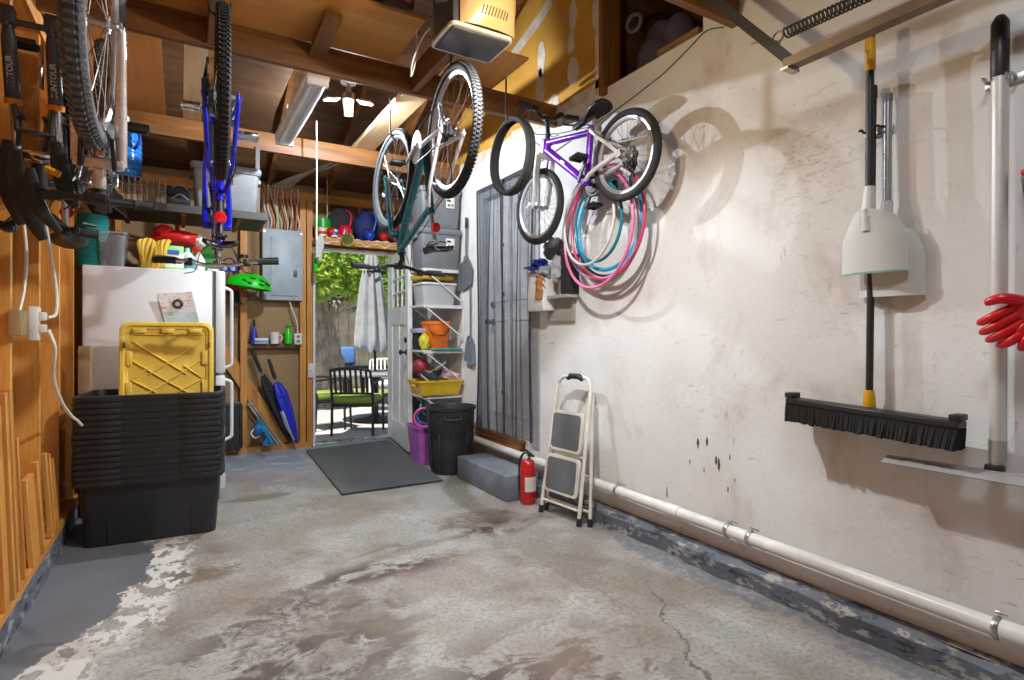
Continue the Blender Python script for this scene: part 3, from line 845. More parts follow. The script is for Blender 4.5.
M_RIMD = pm('grey_rim', (.10, .11, .12), .5, .3)
make_bike('mountain_bicycle', 'teal and white mountain bicycle hung upside down from ceiling hooks beside the door opening', .335, .022, 1.06, P_TEAL, M_PAWH, P_TEAL, M_RIM, M_RUB,
          M=bike_pose((1.212, 2.67, 2.213), (1.252, 3.73, 2.22), True, .335, 1.06), knob=True, steer=-6, crank=20, bar=.64, fat=1.15, rim2=M_RIMD, rise=.03)
make_bike('mountain_bicycle', 'bright blue bicycle hung upside down end-on, above the white refrigerator', .335, .024, 1.02, P_BLUE, P_BLUE, P_BLUE, M_RIM, M_RUB,
          M=bike_pose((.146, 2.58, 2.135), (.178, 3.60, 2.15), True, .335, 1.02), knob=True, steer=6, crank=-35, bar=.60, rise=-.015, cpedal=M_CHROME, cbar=M_CHROME, cseat=M_BLACK, fat=1.15)
make_bike('mountain_bicycle', 'silver bicycle with big knobby grey tyre, hung upside down in front of the black one', .37, .030, 1.0, P_SILV, P_SILV, P_SILV, M_RIM, M_GREYTREAD,
          M=bike_pose((-.295, 3.12, 2.085), (-.215, 2.12, 2.11), True, .37, 1.0), knob=True, steer=8, crank=60, bar=.30, s=.55, rise=.0, fat=1.3, lever=False)
black_bike = make_bike('mountain_bicycle', 'black bicycle hung upside down at the stud wall, charcoal fork legs with orange seals', .335, .026, 1.04, P_BLKF, P_BLKF, P_FORK, M_BLACK, M_RUB,
          M=bike_pose((-.45, 3.50, 2.17), (-.437, 2.46, 2.20), True, .335, 1.04), knob=True, steer=0, crank=95, bar=.34, susp=True, hub_big=True, front=False)
make_bike('child_bicycle', 'small purple and white bicycle hung upright on the white wall', .25, .023, .80, P_PURP, M_PAWH, M_PAWH, M_RIM, M_RUB,
          M=bike_pose((2.10, 2.343, 2.143), (2.05, 3.135, 2.012), False, .25, .80), s=.78, knob=False, steer=0, crank=-50, bar=.47, letter='xoo', fat=1.6, sh=.43, rise=.05, reflector=False, ccrank=M_BLACK, stemf=-.01, stemup=.13)
# black guards and levers hanging below the fork of the black bicycle
def guard(name, px, y, w_):
    P = bez([W(u, v, y=y) for u, v in px], 5); n_ = len(P); rings = []
    for i, p in enumerate(P):
        k = i/(n_-1); ww = w_*(.30+.85*math.sin(PI*(.12+.80*k))); t_ = (P[min(i+1, n_-1)]-P[max(i-1, 0)]).normalized(); sx = t_.cross(Vector((0, 1, 0))).normalized()
        rings.append([p+sx*(ww*math.cos(a))+Vector((0, 1, 0))*(.45*ww*math.sin(a)-.10*ww*math.cos(a)**2) for a in [2*PI*j/14 for j in range(14)]])
    MB().loft(rings).build(name, M_BLACK, black_bike)
tx = text_mb('SUNTOUR', .024, .0006, True)
for sx in (-.058, .058):
    nrm = Vector((0, -.94, -.342)); p = Vector((-.437+sx, 2.46+.012+.055, 2.2-.150))+nrm*.0262
    MB().merge(tx, plane_M(p, (0, -.342, .94), (-1, 0, 0))).build('lettering', pm('pale_lettering', (.45, .45, .46), .5), black_bike, smooth=0)
guard('fork_guard', ((16, 150), (18, 172), (24, 198), (36, 224), (44, 240)), 2.42, .026)
guard('fork_guard', ((30, 168), (33, 190), (42, 212), (60, 232)), 2.36, .020)
guard('fork_guard', ((56, 142), (60, 166), (66, 190), (76, 208)), 2.52, .024)
guard('fork_guard', ((8, 140), (7, 165), (10, 195), (22, 225)), 2.5, .024)
MB().tube(bez([W(45, 168, y=2.4), W(52, 171, y=2.4), W(60, 175, y=2.4)], 4), .011, 8).build('yellow_tag', pm('yellow_tag', '#d9a11a', .5), black_bike)
# one loose tyre hung from the beam
c = W(511.5, 157, y=2.85)
b = MB(); ax = Vector((1, .0, 0)).normalized()
u_, w_, d_ = frame_of(ax); prof = [(.020, .0), (.024, .012), (.018, .022), (.006, .024), (-.004, .018), (-.002, .012), (.010, .014), (.013, .0), (.010, -.014), (-.002, -.012), (-.004, -.018), (.006, -.024), (.018, -.022), (.024, -.012)]
b.loft([[c + (u_*math.cos(a)+w_*math.sin(a))*(.200+pr)+d_*pz_*1.25 for pr, pz_ in prof] for a in [2*PI*i/64 for i in range(65)]], caps=False)
b.build('bicycle_tyre', M_RUB, label='loose black bicycle tyre without a wheel, hanging under the beam end', cat='tyre', group=None)
# ================================================================ left side and back wall
def T(mb, name, mat, label, cat, group=None, **k): return mb.build(name, mat, label=label, cat=cat, group=group, **k)
M_FRIDGE = pm('white_enamel', (.74, .75, .77), .38, var=.04, vscale=3)
M_TOTE = pm('black_tote_plastic', (.016, .016, .018), .42, var=.2, vscale=14)
M_YEL = pm('yellow_tote_plastic', '#edca55', .42, var=.05)
M_GREYP = pm('grey_tote_plastic', (.17, .18, .195), .45)
M_CARD = pm('cardboard', (.36, .22, .11), .85, var=.18)
M_TEALP = pm('teal_foam', '#0f7f7c', .7)
M_BLUEP = pm('blue_plastic', '#1546b8', .35)
M_GREEN = pm('lime_green_shell', '#17d01c', .35)
M_REDP = pm('red_nylon', '#c01018', .5)
M_DARKF = pm('black_fabric', (.02, .02, .024), .85, bump=.3)
M_NAVY = pm('navy_fabric', '#14235e', .75)
M_CREAM = pm('ivory_plastic', (.74, .72, .66), .45)
M_PANEL = pm('grey_panel_enamel', '#a9b4bd', .45)
M_WIRE = pm('grey_wire', (.28, .28, .29), .4, .8)

# refrigerator seen from its side, doors facing right
fr = thing('refrigerator', 'white refrigerator standing side-on behind the stack of black totes', 'refrigerator', (-.16, 4.80, 0))
MB().cbox((-.17, 4.80, .83), (.73, .68, 1.56), bevel=.008).build('body', M_FRIDGE, fr)
for nm, z0, z1, hz0, hz1 in (('freezer_door', .895, 1.615, .93, 1.50), ('lower_door', .08, .88, .42, .85)):
    d = MB().cbox((.245, 4.80, (z0+z1)/2), (.062, .68, z1-z0), bevel=.012).build(nm, M_FRIDGE, fr)
    b = MB(); b.tube(bez([(.272, 4.49, hz0), (.312, 4.488, hz0+.02), (.318, 4.488, hz0+.06), (.318, 4.488, (hz0+hz1)/2), (.318, 4.488, hz1-.06), (.312, 4.488, hz1-.02), (.272, 4.49, hz1)], 4), .011, 8)
    b.build('handle', M_FRIDGE, d)
MB().box(.197, .213, 4.47, 5.13, .06, 1.60).build('door_gasket', pm('grey_gasket', (.12, .12, .13), .7), fr)
MB().cbox((.2, 4.52, 1.622), (.07, .05, .018), bevel=.006).build('hinge_cap', M_FRIDGE, fr)
MB().box(-.50, .19, 4.50, 5.1, 0, .06).build('base', M_BLACK, fr)
# drawing held by a magnet
def mk_draw():
    t = NT('crayon_drawing'); v = t.coord(); X, Y, Z = t.sep(v)
    n = t.noise(t.coord((1, 1, 2.5)), 26, 4, .7, 1)
    c = t.mix(t.ramp(n, [(.55, 0), (.58, .8)]), (.80, .79, .77), (.72, .18, .22))
    z = t.ramp(t.math('MULTIPLY', t.math('ADD', Z, 0), 4), [(.42, 1), (.5, 0)])
    c = t.mix(t.math('MULTIPLY', z, .55), c, (.35, .62, .72))
    t.color(c); t.rough(.7); return t.m
p0, p1 = W(163, 300, y=4.44), W(205, 330, y=4.44)
b = MB(); b.grid(lambda u, v: (lambda q: Vector((q.x, 4.452-.012*v-.03*max(0, u-.6)**1.4, q.z)))(Vector((-.10+.20*u+.05*(1-v)-.03, 0, 1.205+.235*v+.02*u))), 8, 8, .0008)
T(b, 'child_drawing', mk_draw(), 'crayon drawing in pink and blue on white paper, held to the refrigerator side', 'drawing')
b = MB(); b.ring((-.012, 4.438, 1.375), (0, 1, 0), .024, .009, 24, 8); T(b, 'ring_magnet', M_DKSTEEL, 'small dark ring magnet holding the drawing on the refrigerator', 'magnet')

# nested totes
def rr3(w_, d_, r, z, cx=0, cy=0): return [Vector((cx+a, cy+b_, z)) for a, b_ in rrect(w_, d_, r, 5)]
def make_tote():
    t = thing('storage_tote', 'x', 'storage tote')
    b = MB()
    b.loft([rr3(.615, .375, .05, 0), rr3(.64, .40, .05, .006), rr3(.655, .412, .05, .16), rr3(.672, .424, .05, .185), rr3(.680, .440, .05, .345), rr3(.674, .434, .05, .345), rr3(.652, .406, .05, .17), rr3(.63, .39, .05, .012)])
    for sx in (-.2, 0, .2):
        b.cbox((sx, -.203, .10), (.006, .012, .17), bevel=.002)
    t1 = b.build('body', M_TOTE, t, world=False)
    b = MB()
    b.loft([rr3(.680, .440, .05, .338), rr3(.716, .508, .04, .338), rr3(.722, .514, .04, .346), rr3(.722, .514, .04, .366), rr3(.714, .506, .04, .370), rr3(.68, .44, .05, .370), rr3(.674, .434, .05, .345)], caps=False)
    for x in (-.24, .24):
        for s in (1, -1): b.cbox((x, s*.256, .353), (.205, .007, .022), bevel=.002)
    for s in (1, -1): b.cbox((s*.360, 0, .353), (.007, .26, .022), bevel=.002)
    b.build('rim', M_TOTE, t, world=False)
    for s in (1, -1):
        b = MB(); b.cbox((s*.352, 0, .328), (.03, .16, .03), bevel=.008); b.build('handle', M_TOTE, t, world=False)
    return t
tote = make_tote()
NT_ = 15; DZ = .0328
for k in range(NT_):
    M = Matrix.Translation((-.122+random.uniform(-.003, .003), 3.985+random.uniform(-.003, .003), DZ*k)) @ Matrix.Rotation(R(-4.5+random.uniform(-.4, .4)), 4, 'Z')
    if k == 0:
        o = tote; o.location = M.to_translation(); o.rotation_euler = M.to_euler(); WM[o.name] = M
    else: o = dup(tote, M)
    o['label'] = 'lowest black tote of the nested stack, its whole side showing' if k == 0 else ('topmost black tote of the nested stack, with the yellow lid standing in it' if k == NT_-1 else 'black tote nested in the middle of the stack, only its rim showing')
    o['group'] = 'nested black totes'
# yellow lid, underside to the room
lM = plane_M((-.068, 4.098, .50), (1, -.06, 0), Vector((.035, .10, 1)))
def LID():
    w_, h_ = .505, .745
    b = MB()
    def ring(w, h, r, z): return [Vector((a, c+h_/2, z)) for a, c in rrect(w, h, r, 5)]
    b.loft([ring(w_, h_, .05, -.012), ring(w_, h_, .05, .022), ring(w_-.012, h_-.012, .05, .028), ring(w_-.045, h_-.045, .04, .028), ring(w_-.055, h_-.055, .04, .012), ring(w_-.085, h_-.085, .03, .006), ring(w_-.095, h_-.095, .03, -.004)])
    zr = .008
    def rib(x0, y0, x1, y1): b.beam((x0, y0, .0), (x1, y1, .0), .008, .022, up=(0, 0, 1), bevel=.002)
    W2, H2 = .19, .31; cy = h_/2
    for k in range(-3, 4):
        pass
    xs = [-.19, -.095, 0, .095, .19]
    top = cy+.235
    rib(-.19, top-.10, 0, top-.235); rib(.19, top-.10, 0, top-.235); rib(0, top-.235, -.19, top-.36); rib(0, top-.235, .19, top-.36)
    rib(-.19, top+.02, .1, top-.17-.02); rib(.19, top+.02, -.1, top-.19); rib(-.19, top-.22, -.085, top-.135); rib(.19, top-.22, .085, top-.135)
    rib(-.19, top-.22, -.06, top-.30); rib(.19, top-.22, .06, top-.30)
    rib(-.19, cy-.28, 0, cy-.10); rib(.19, cy-.28, 0, cy-.10)
    rib(-.19, top+.06, .19, top+.06)
    for sx in (-.15, 0, .15): b.cbox((sx, h_-.055, .016), (.07, .03, .02), bevel=.004)
    for sy in (.12, .33, .52): 
        for sx in (-1, 1): b.cbox((sx*(w_/2-.05), sy, .012), (.03, .09, .016), bevel=.004)
    return b
lid = thing('tote_lid', 'yellow tote lid standing upright in the top black tote', 'lid', lM.to_translation(), lM.to_3x3())
LID().build('panel', M_YEL, lid, world=False)
for sx in (-1, 1):
    for y in (.16, .60):
        MB().cbox((sx*.228, y, .027), (.012, .035, .008), bevel=.003).build('latch_slot', pm('rust_slot', (.22, .04, .02), .7), lid, world=False)

# ---- things on top of the refrigerator
c = Vector((-.495, 4.60, 1.612))
b = MB(); prof = [(.03, 0), (.085, 0)]
for k in range(22): prof += [(.088, .006+.0145*k), (.0835, .013+.0145*k)]
prof += [(.086, .335), (.06, .335), (.055, .325), (.02, .32), (0, .32)]
b.lathe(prof, c, (0, 0, 1), 28)
t = thing('foam_roll', 'teal ribbed foam roll standing on end on the refrigerator', 'foam roll', c); b.build('roll', M_TEALP, t)
b = MB(); b.cbox(c+Vector((.0, -.03, .335)), (.10, .05, .02), bevel=.006); b.cbox(c+Vector((.02, -.05, .352)), (.03, .03, .04), bevel=.004); b.build('clip', M_BLACK, t)
# clear bin with dark contents
M_CLEAR = NT('clear_plastic'); M_CLEAR.color((.85, .88, .9)); M_CLEAR.rough(.15); M_CLEAR.set(Transmission_Weight=.85, IOR=1.2); M_CLEAR = M_CLEAR.m
t = thing('clear_bin', 'clear plastic bin full of dark cloth between foam roll and yellow rope', 'bin', (-.385, 4.62, 1.612))
b = MB(); ce = lambda w_, d_, z: rr3(w_, d_, .03, z, -.385, 4.62)
b.loft([ce(.13, .26, 1.612), ce(.15, .28, 1.82), ce(.17, .30, 1.825), ce(.17, .30, 1.84), ce(.144, .274, 1.835), ce(.124, .254, 1.616)]); b.build('tub', M_CLEAR, t)
b = MB(); b.ell((-.385, 4.62, 1.72), (.055, .12, .115), fn=lambda p: 1+.12*math.sin(7*p.x+5*p.z)*math.cos(9*p.y)); b.build('cloth', M_DARKF, t)
# bundle of yellow rope
b = MB()
for k in range(9):
    x = -.225+.018*k; ph = .2*math.sin(k*1.7)
    b.tube([(x+.012*math.sin(a*2+k), 4.62+.085*math.sin(a)*1.0, 1.715+.095*math.cos(a)+.01*math.sin(k)) for a in [2*PI*i/20 for i in range(20)]], .0155, 8, closed=True)
b.tube([(x, 4.62+.1*math.sin(a), 1.70+.02*math.cos(a)) for x, a in [(-.225+.16*i/10, PI+.25*math.sin(i)) for i in range(11)]], .011, 7)
T(b, 'rope_coil', pm('yellow_rope', '#d8b13a', .8, bump=.4, bscale=150), 'coil of thick yellow rope on the refrigerator top', 'rope')
# detergent box, jugs, sprayer
def mk_pack(name, base, bands):
    t = NT(name); v = t.coord(); X, Y, Z = t.sep(v); c = base
    for lo, hi, col in bands:
        m = t.math('MULTIPLY', t.math('GREATER_THAN', Z, lo), t.math('LESS_THAN', Z, hi)); c = t.mix(m, c, col)
    t.color(c); t.rough(.45); return t.m
b = MB(); b.cbox((-.04, 4.60, 1.612+.085), (.115, .10, .17), Rz(.1), bevel=.004)
t = thing('detergent_box', 'green and white detergent box beside the yellow rope', 'box', (-.04, 4.60, 1.612)); b.build('carton', mk_pack('detergent_print', (.30, .66, .25), [(.02, .07, (.75, .82, .70)), (.085, .115, (.80, .84, .80))]), t)
b = MB(); b.cbox((-.04, 4.546, 1.735), (.07, .003, .03), Rz(.1)); b.build('label_panel', pm('blue_print', '#2457b0', .5), t)
b = MB(); b.lathe([(.0, 0), (.042, 0), (.046, .01), (.046, .10), (.03, .125), (.014, .14), (.014, .165), (.0, .166)], (.045, 4.60, 1.612), n=20)
t = thing('cleaner_bottle', 'teal-labelled clear cleaner bottle next to the detergent box', 'bottle', (.045, 4.6, 1.612)); b.build('bottle', pm('pale_bottle', (.62, .70, .70), .3), t)
MB().lathe([(.0465, .02), (.0475, .02), (.0475, .09), (.0465, .09)], (.045, 4.6, 1.612), n=20, cap=False).build('sleeve', pm('teal_print', '#2a8c93', .5), t)
t = thing('spray_bottle', 'white trigger spray bottle with a red nozzle on the refrigerator', 'spray bottle', (.115, 4.62, 1.612))
MB().lathe([(.0, 0), (.036, 0), (.04, .01), (.04, .09), (.016, .13), (.013, .15), (0, .151)], (.115, 4.62, 1.612), n=20).build('bottle', M_CREAM, t)
b = MB(); b.cbox((.105, 4.60, 1.775), (.06, .03, .028), bevel=.006); b.beam((.085, 4.6, 1.765), (.075, 4.6, 1.725), .012, .012); b.build('trigger', M_REDP, t)
# red bag and green game box behind
def bagfn(c, rx, ry, rz, seed):
    c = Vector(c)
    def f(p): return 1+.10*math.sin(6*p.x+seed)*math.cos(5*p.z+seed)+.06*math.sin(13*p.y+9*p.x)
    return MB().ell(c, (rx, ry, rz), fn=f, nu=28, nv=16)
b = bagfn((-.01, 4.74, 1.86), .17, .09, .055, 1); b.merge(bagfn((-.10, 4.72, 1.90), .06, .06, .05, 3))
t = thing('nylon_bag', 'crumpled red nylon bag lying above the detergent box', 'bag', (-.01, 4.74, 1.78)); b.build('sack', M_REDP, t)
b = bagfn((.12, 4.73, 1.855), .055, .06, .045, 5); b.build('flap', M_CREAM, t)
t = thing('game_box', 'flat green box lying under the red bag', 'box', (0, 4.9, 1.612))
MB().cbox((.02, 4.90, 1.715), (.40, .24, .20), bevel=.004).build('tray', pm('dark_green_card', '#14702c', .6), t); MB().cbox((.02, 4.9, 1.80), (.41, .25, .06), bevel=.004).build('cover', pm('green_card', '#2b9a35', .6), t)
T(MB().cbox((-.28, 4.93, 1.72), (.25, .30, .21), Rz(.2), bevel=.006).cbox((-.27, 4.9, 1.84), (.20, .10, .02), Rz(.3), bevel=.004).cbox((-.22, 4.86, 1.855), (.30, .16, .012), Rz(-.2) @ Ry(.25), bevel=.002), 'cardboard_box', M_CARD, 'brown cardboard box with open flaps at the back of the refrigerator top', 'box')
# things hanging on the wall right of the refrigerator
Y0 = YB-.02
t = thing('bike_helmet', 'lime green bicycle helmet hanging beside the electrical panel', 'helmet', (.60, 5.95, 1.60))
Mh = Ry(R(8))
def helm(p): return 1.0
b = MB()
vs = []
def hfn(u, v):
    th = .02+1.62*v; ph = 2*PI*u
    q = Vector((math.sin(th)*math.cos(ph)*(.140+.055*max(0, -math.cos(ph))**2), math.sin(th)*math.sin(ph)*.105, math.cos(th)*.105+.02*math.sin(3*ph)*0))
    vent = .012*max(0, math.sin(4.5*ph+.5))*max(0, math.sin(2.4*th-.3))
    q *= 1-vent*6*.5
    return Vector((.60, 5.95, 1.625)) + Mh @ (q*1.12)
b.grid(hfn, 40, 14, .018); b.build('shell', M_GREEN, t)
for k, (dx, dz) in enumerate(((-.07, .055), (.0, .078), (.07, .06), (-.03, .03), (.06, .022), (.12, .03))):
    MB().ell(Vector((.60+dx, 5.95-.128*math.sqrt(max(.05, 1-(dx/.19)**2-(dz/.135)**2)), 1.625+dz)), (.032, .014, .011), Ry(.35), 12, 8).build('vent', M_BLACK, t)
b = MB(); b.tube(bez([(.50, 5.90, 1.62), (.52, 5.88, 1.57), (.56, 5.9, 1.53), (.6, 5.93, 1.55), (.66, 5.9, 1.61)], 5), .005, 6); b.tube(bez([(.62, 5.95, 1.73), (.60, 5.98, 1.80), (.62, 6.15, 1.84)], 5), .004, 6); b.build('strap', M_BLACK, t)
t = thing('cap', 'red cap hanging left of the green helmet', 'cap', (.43, 6.0, 1.6))
MB().ell((.43, 6.02, 1.655), (.07, .07, .065), nu=20, nv=12).build('crown', M_REDP, t)
MB().cbox((.38, 6.0, 1.62), (.10, .12, .012), Ry(-.3), bevel=.005).build('visor', M_REDP, t)
b = MB()
for k in range(4): b.tube(bez([(.40+.02*k, 6.08, 1.60), (.43+.02*k, 6.06, 1.54), (.455+.018*k, 6.06, 1.49-.01*k)], 4), .011, 7)
b.cbox((.43, 6.08, 1.60), (.09, .03, .05), bevel=.012)
T(b, 'work_gloves', M_DARKF, 'pair of black gloves hanging below the red cap', 'gloves')
# small things on nails above the helmet
t = thing('goggles', 'blue swim goggles with clear lenses hanging right of the refrigerator top', 'goggles', (.40, 5.9, 1.78))
for sx in (-1, 1):
    MB().ring((.40+.035*sx, 5.98, 1.80), (0, 1, 0), .028, .009, 20, 8, 1.6).build('frame', M_BLUEP, t); MB().lathe([(0, 0), (.028, 0), (.026, .01), (0, .014)], (.40+.035*sx, 5.985, 1.80), (0, -1, 0), 18).build('lens', M_PANEL, t)
b = MB(); b.tube(bez([(.335, 5.99, 1.80), (.36, 6.1, 1.88), (.42, 6.14, 1.92), (.46, 6.1, 1.87), (.465, 5.99, 1.80)], 5), .006, 6); b.build('strap', M_NAVY, t)
t = thing('mug', 'yellow and black tin cup hanging left of the electrical panel', 'cup', (.59, 6.05, 1.88))
MB().lathe([(0, 0), (.035, 0), (.038, .07), (.034, .07), (.031, .006), (0, .006)], (.535, 6.05, 1.87), n=20).build('bowl', pm('yellow_tin', '#c8c23a', .4), t)
MB().lathe([(.039, .045), (.0405, .045), (.0405, .078), (.039, .078)], (.535, 6.05, 1.87), n=20, cap=False).build('band', M_BLACK, t)
# rubber hoses / resistance band
b = MB()
for k in range(3): b.tube(bez([(.50+.012*k, 6.1, 1.80), (.52+.012*k, 6.08, 1.74), (.56+.01*k, 6.07, 1.70), (.565, 6.1, 1.66)], 5), .007, 6)
T(b, 'jump_rope', pm('salmon_rubber', (.62, .25, .16), .6), 'salmon coloured jump rope hanging above the green helmet', 'jump rope')

# ---- high shelf above the refrigerator
SZ = 2.062
t = thing('storage_shelf', 'dark hanging shelf high above the refrigerator', 'shelf', (0, 4.86, SZ-.05))
MB().box(-.54, .57, 4.58, 5.17, SZ-.028, SZ).build('board', pm('dark_stained_board', (.035, .028, .024), .6), t)
MB().box(-.54, .57, 4.562, 4.58, SZ-.042, SZ+.012).build('front_rail', M_DKSTEEL, t)
for x in (-.50, .53):
    b = MB(); b.box(x-.015, x+.015, 4.87, 4.89, SZ-.028, 2.66); b.build('hanger_strap', M_DKSTEEL, t, smooth=0)
for x in (-.34, .02, .38): MB().beam((x, 4.60, SZ-.04), (x, 5.16, SZ-.04), .03, .022).build('cleat', WD['darky'], t)
def grey_tote(name, label, cx, cy, z, w_, d_, h, mat, group=None, Rr=0, lidmat=None, lab=True):
    t = thing(name, label, 'storage bin', (cx, cy, z), Rz(Rr), group)
    q = lambda a, c, zz: rr3(a, c, .03, zz)
    b = MB(); b.loft([q(w_*.84, d_*.84, 0), q(w_*.87, d_*.87, .01), q(w_*.95, d_*.95, h-.03), q(w_*1.0, d_*1.0, h-.028), q(w_, d_, h-.005), q(w_*.93, d_*.93, h-.005), q(w_*.84, d_*.84, .015)])
    b.build('body', mat, t, world=False)
    b = MB(); b.loft([q(w_*1.02, d_*1.02, h-.02), q(w_*1.03, d_*1.03, h-.012), q(w_*1.03, d_*1.03, h+.012), q(w_*.99, d_*.99, h+.022), q(w_*.9, d_*.9, h+.022), q(w_*.88, d_*.88, h+.014)]); b.build('lid', lidmat or mat, t, world=False)
    for s in (1, -1): b = MB(); b.cbox((s*w_*.49, 0, h-.05), (.035, d_*.35, .035), bevel=.008); b.build('handle', mat, t, world=False)
    return t
grey_tote('storage_bin', 'mid grey lidded bin on the high shelf behind the blue bicycle', .30, 4.84, SZ, .46, .36, .34, pm('light_grey_plastic', (.19, .20, .215), .45))
# blue water jug
JZ = SZ+.185
t = thing('water_jug', 'ribbed blue water jug on top of the wire rack on the high shelf', 'water jug', (-.335, 4.72, JZ))
b = MB(); prof = [(0, 0), (.09, 0), (.102, .012)]
for k in range(7): prof += [(.106, .025+.037*k), (.106, .046+.037*k), (.099, .053+.037*k), (.099, .056+.037*k)]
prof += [(.10, .295), (.072, .345), (.03, .37), (.026, .40), (0, .40)]
b.lathe(prof, (-.335, 4.72, JZ), n=28); M_JUG = NT('blue_clear_plastic'); M_JUG.color((.03, .24, .72)); M_JUG.rough(.15); M_JUG.set(Transmission_Weight=.12, IOR=1.3); M_JUG = M_JUG.m
b.build('bottle', M_JUG, t); MB().lathe([(.028, .39), (.032, .393), (.032, .425), (.026, .43), (0, .43)], (-.335, 4.72, JZ), n=20).build('cap', M_WHITE, t)
MB().tube(bez([(-.27, 4.645, JZ+.19), (-.25, 4.61, JZ+.21), (-.235, 4.595, JZ+.255), (-.25, 4.61, JZ+.30), (-.27, 4.645, JZ+.32)], 4), .010, 8).build('handle', M_BLUEP, t)
# wire rack
t = thing('wire_rack', 'grey wire rack standing on the high shelf below the blue jug', 'wire rack', (-.24, 4.72, SZ))
b = MB(); x0, x1, y0, y1, z0, z1 = -.44, -.09, 4.60, 4.88, SZ+.004, SZ+.18
for zz in (z0, (z0*2+z1)/3, (z0+z1*2)/3, z1): b.tube([(x0, y0, zz), (x1, y0, zz), (x1, y1, zz), (x0, y1, zz)], .0035, 6, closed=True)
for k in range(11):
    x = x0+(x1-x0)*k/10; b.tube([(x, y0, z1), (x, y0, z0), (x, y1, z0), (x, y1, z1)], .0026, 5); b.tube([(x, y0, z1), (x, y1, z1)], .0026, 5)
for k in range(7):
    y = y0+(y1-y0)*k/6; b.tube([(x1, y, z0), (x1, y, z1)], .0026, 5)
b.build('basket', M_WIRE, t, smooth=0)
for k, (z, y, lab) in enumerate(((.045, 4.65, 'black tripod bag lying lowest on the high shelf, nearest the shelf edge'), (.125, 4.69, 'black tripod bag lying on top of the other bags on the high shelf'), (.045, 4.76, 'black tripod bag lying behind the other bags on the high shelf'))):
    t = thing('tripod_bag', lab, 'bag', (-.02, y, SZ+z-.045), None, 'tripod bags on the high shelf')
    b = MB(); b.tube([(-.082, y, SZ+z), (-.078, y, SZ+z), (-.05, y, SZ+z), (.06, y, SZ+z), (.066, y, SZ+z)], [.02, .036, .042, .040, .02], 16); b.build('case', M_DARKF, t)
    b = MB(); b.tube(bez([(-.05, y-.035, SZ+z+.015), (0, y-.05, SZ+z+.045), (.05, y-.035, SZ+z+.015)], 5), .005, 6); b.build('carry_strap', M_GREYP, t)

# ---- electrical panel and cables
t = thing('electrical_panel', 'grey electrical panel between the studs of the back wall', 'electrical panel', (.90, 6.17, 1.54))
MB().cbox((.905, 6.185, 1.885), (.385, .09, .72), bevel=.004).build('box', M_PANEL, t)
d = MB().cbox((.925, 6.135, 1.87), (.27, .012, .60), bevel=.004).build('door', M_PANEL, t)
MB().cbox((1.02, 6.128, 1.80), (.035, .014, .07), bevel=.004).build('latch', M_DKSTEEL, d)
b = MB()
for sx, sz in ((-.175, .33), (.175, .33), (-.175, -.33), (.175, -.33), (-.175, 0)): b.cyl((.905+sx, 6.142, 1.885+sz), (.905+sx, 6.134, 1.885+sz), .009, n=10)
b.build('screws', M_STEEL, t)
wc = [((.62, .18, .10), 'orange'), ((.55, .48, .33), 'tan'), ((.66, .64, .58), 'white'), ((.58, .16, .10), 'orange'), ((.60, .52, .36), 'tan'), ((.64, .63, .60), 'white'), ((.50, .44, .30), 'tan'), ((.62, .30, .20), 'orange')]
rc = random.Random(11)
for k in range(13):
    cc, nm = wc[(k*5+k//8) % 8]
    x = .735+.027*k; x2 = .70+.026*k+rc.uniform(-.05, .05); yy = 6.165-.012*(k % 4)
    b = MB(); b.tube(bez([(x, 6.17, 2.245), (x+rc.uniform(-.012, .012), yy, 2.33), ((x+x2)/2+rc.uniform(-.02, .02), yy-.01, 2.45), (x2, yy, 2.57), (x2+rc.uniform(-.02, .02), yy-.02, 2.68)], 6), .0078, 7)
    T(b, 'cable', pm('cable_'+nm, cc, .5), '%s cable rising from the top of the electrical panel' % nm, 'cable', 'cables above the electrical panel')
for k in range(6):
    b = MB(); b.tube(bez([(.80+.03*k, 6.12, 2.665), (.95+.03*k, 5.85, 2.72+.01*k), (1.15+.02*k, 5.45, 2.74+.02*(k % 3)), (1.40, 5.0+.03*k, 2.83), (1.5, 4.93, 2.81)], 6), .006, 6)
    T(b, 'cable', pm('cable_'+('tan' if k % 2 else 'white'), wc[1][0], .5), '%s cable sweeping from the back wall up to the rear ceiling beam' % ('tan' if k % 2 else 'white'), 'cable', 'cables sweeping under the roof')
# ---- little ledge with bottles
LZ = 1.082
b = MB(); b.lathe([(0, 0), (.03, 0), (.032, .1), (.012, .14), (.010, .19), (0, .19)], (.635, 6.15, LZ), n=16)
t = thing('glue_bottle', 'tall blue bottle on the ledge below the electrical panel', 'bottle', (.635, 6.15, LZ)); b.build('bottle', M_BLUEP, t); MB().lathe([(.011, .18), (.013, .18), (.008, .24), (0, .245)], (.635, 6.15, LZ), n=12).build('nozzle', M_DARKF, t)
T(MB().cbox((.70, 6.13, LZ+.03), (.13, .05, .055), Rz(.1), bevel=.004).cbox((.70, 6.104, LZ+.03), (.09, .004, .03), Rz(.1)), 'small_carton', mk_pack('carton_print', (.68, .72, .78), [(.012, .03, (.12, .25, .6))]), 'small white and blue carton on the ledge below the electrical panel', 'box')
t = thing('white_cup', 'white cup with a handle on the ledge below the electrical panel', 'cup', (.825, 6.14, LZ)); b = MB(); b.lathe([(0, 0), (.04, 0), (.045, .12), (.041, .12), (.036, .006), (0, .006)], (.825, 6.14, LZ), n=20); b.build('bowl', M_CREAM, t); MB().tube(arc((.867, 6.12, LZ+.06), .028, -PI/2, PI/2, 8), .006, 6).build('handle', M_CREAM, t)
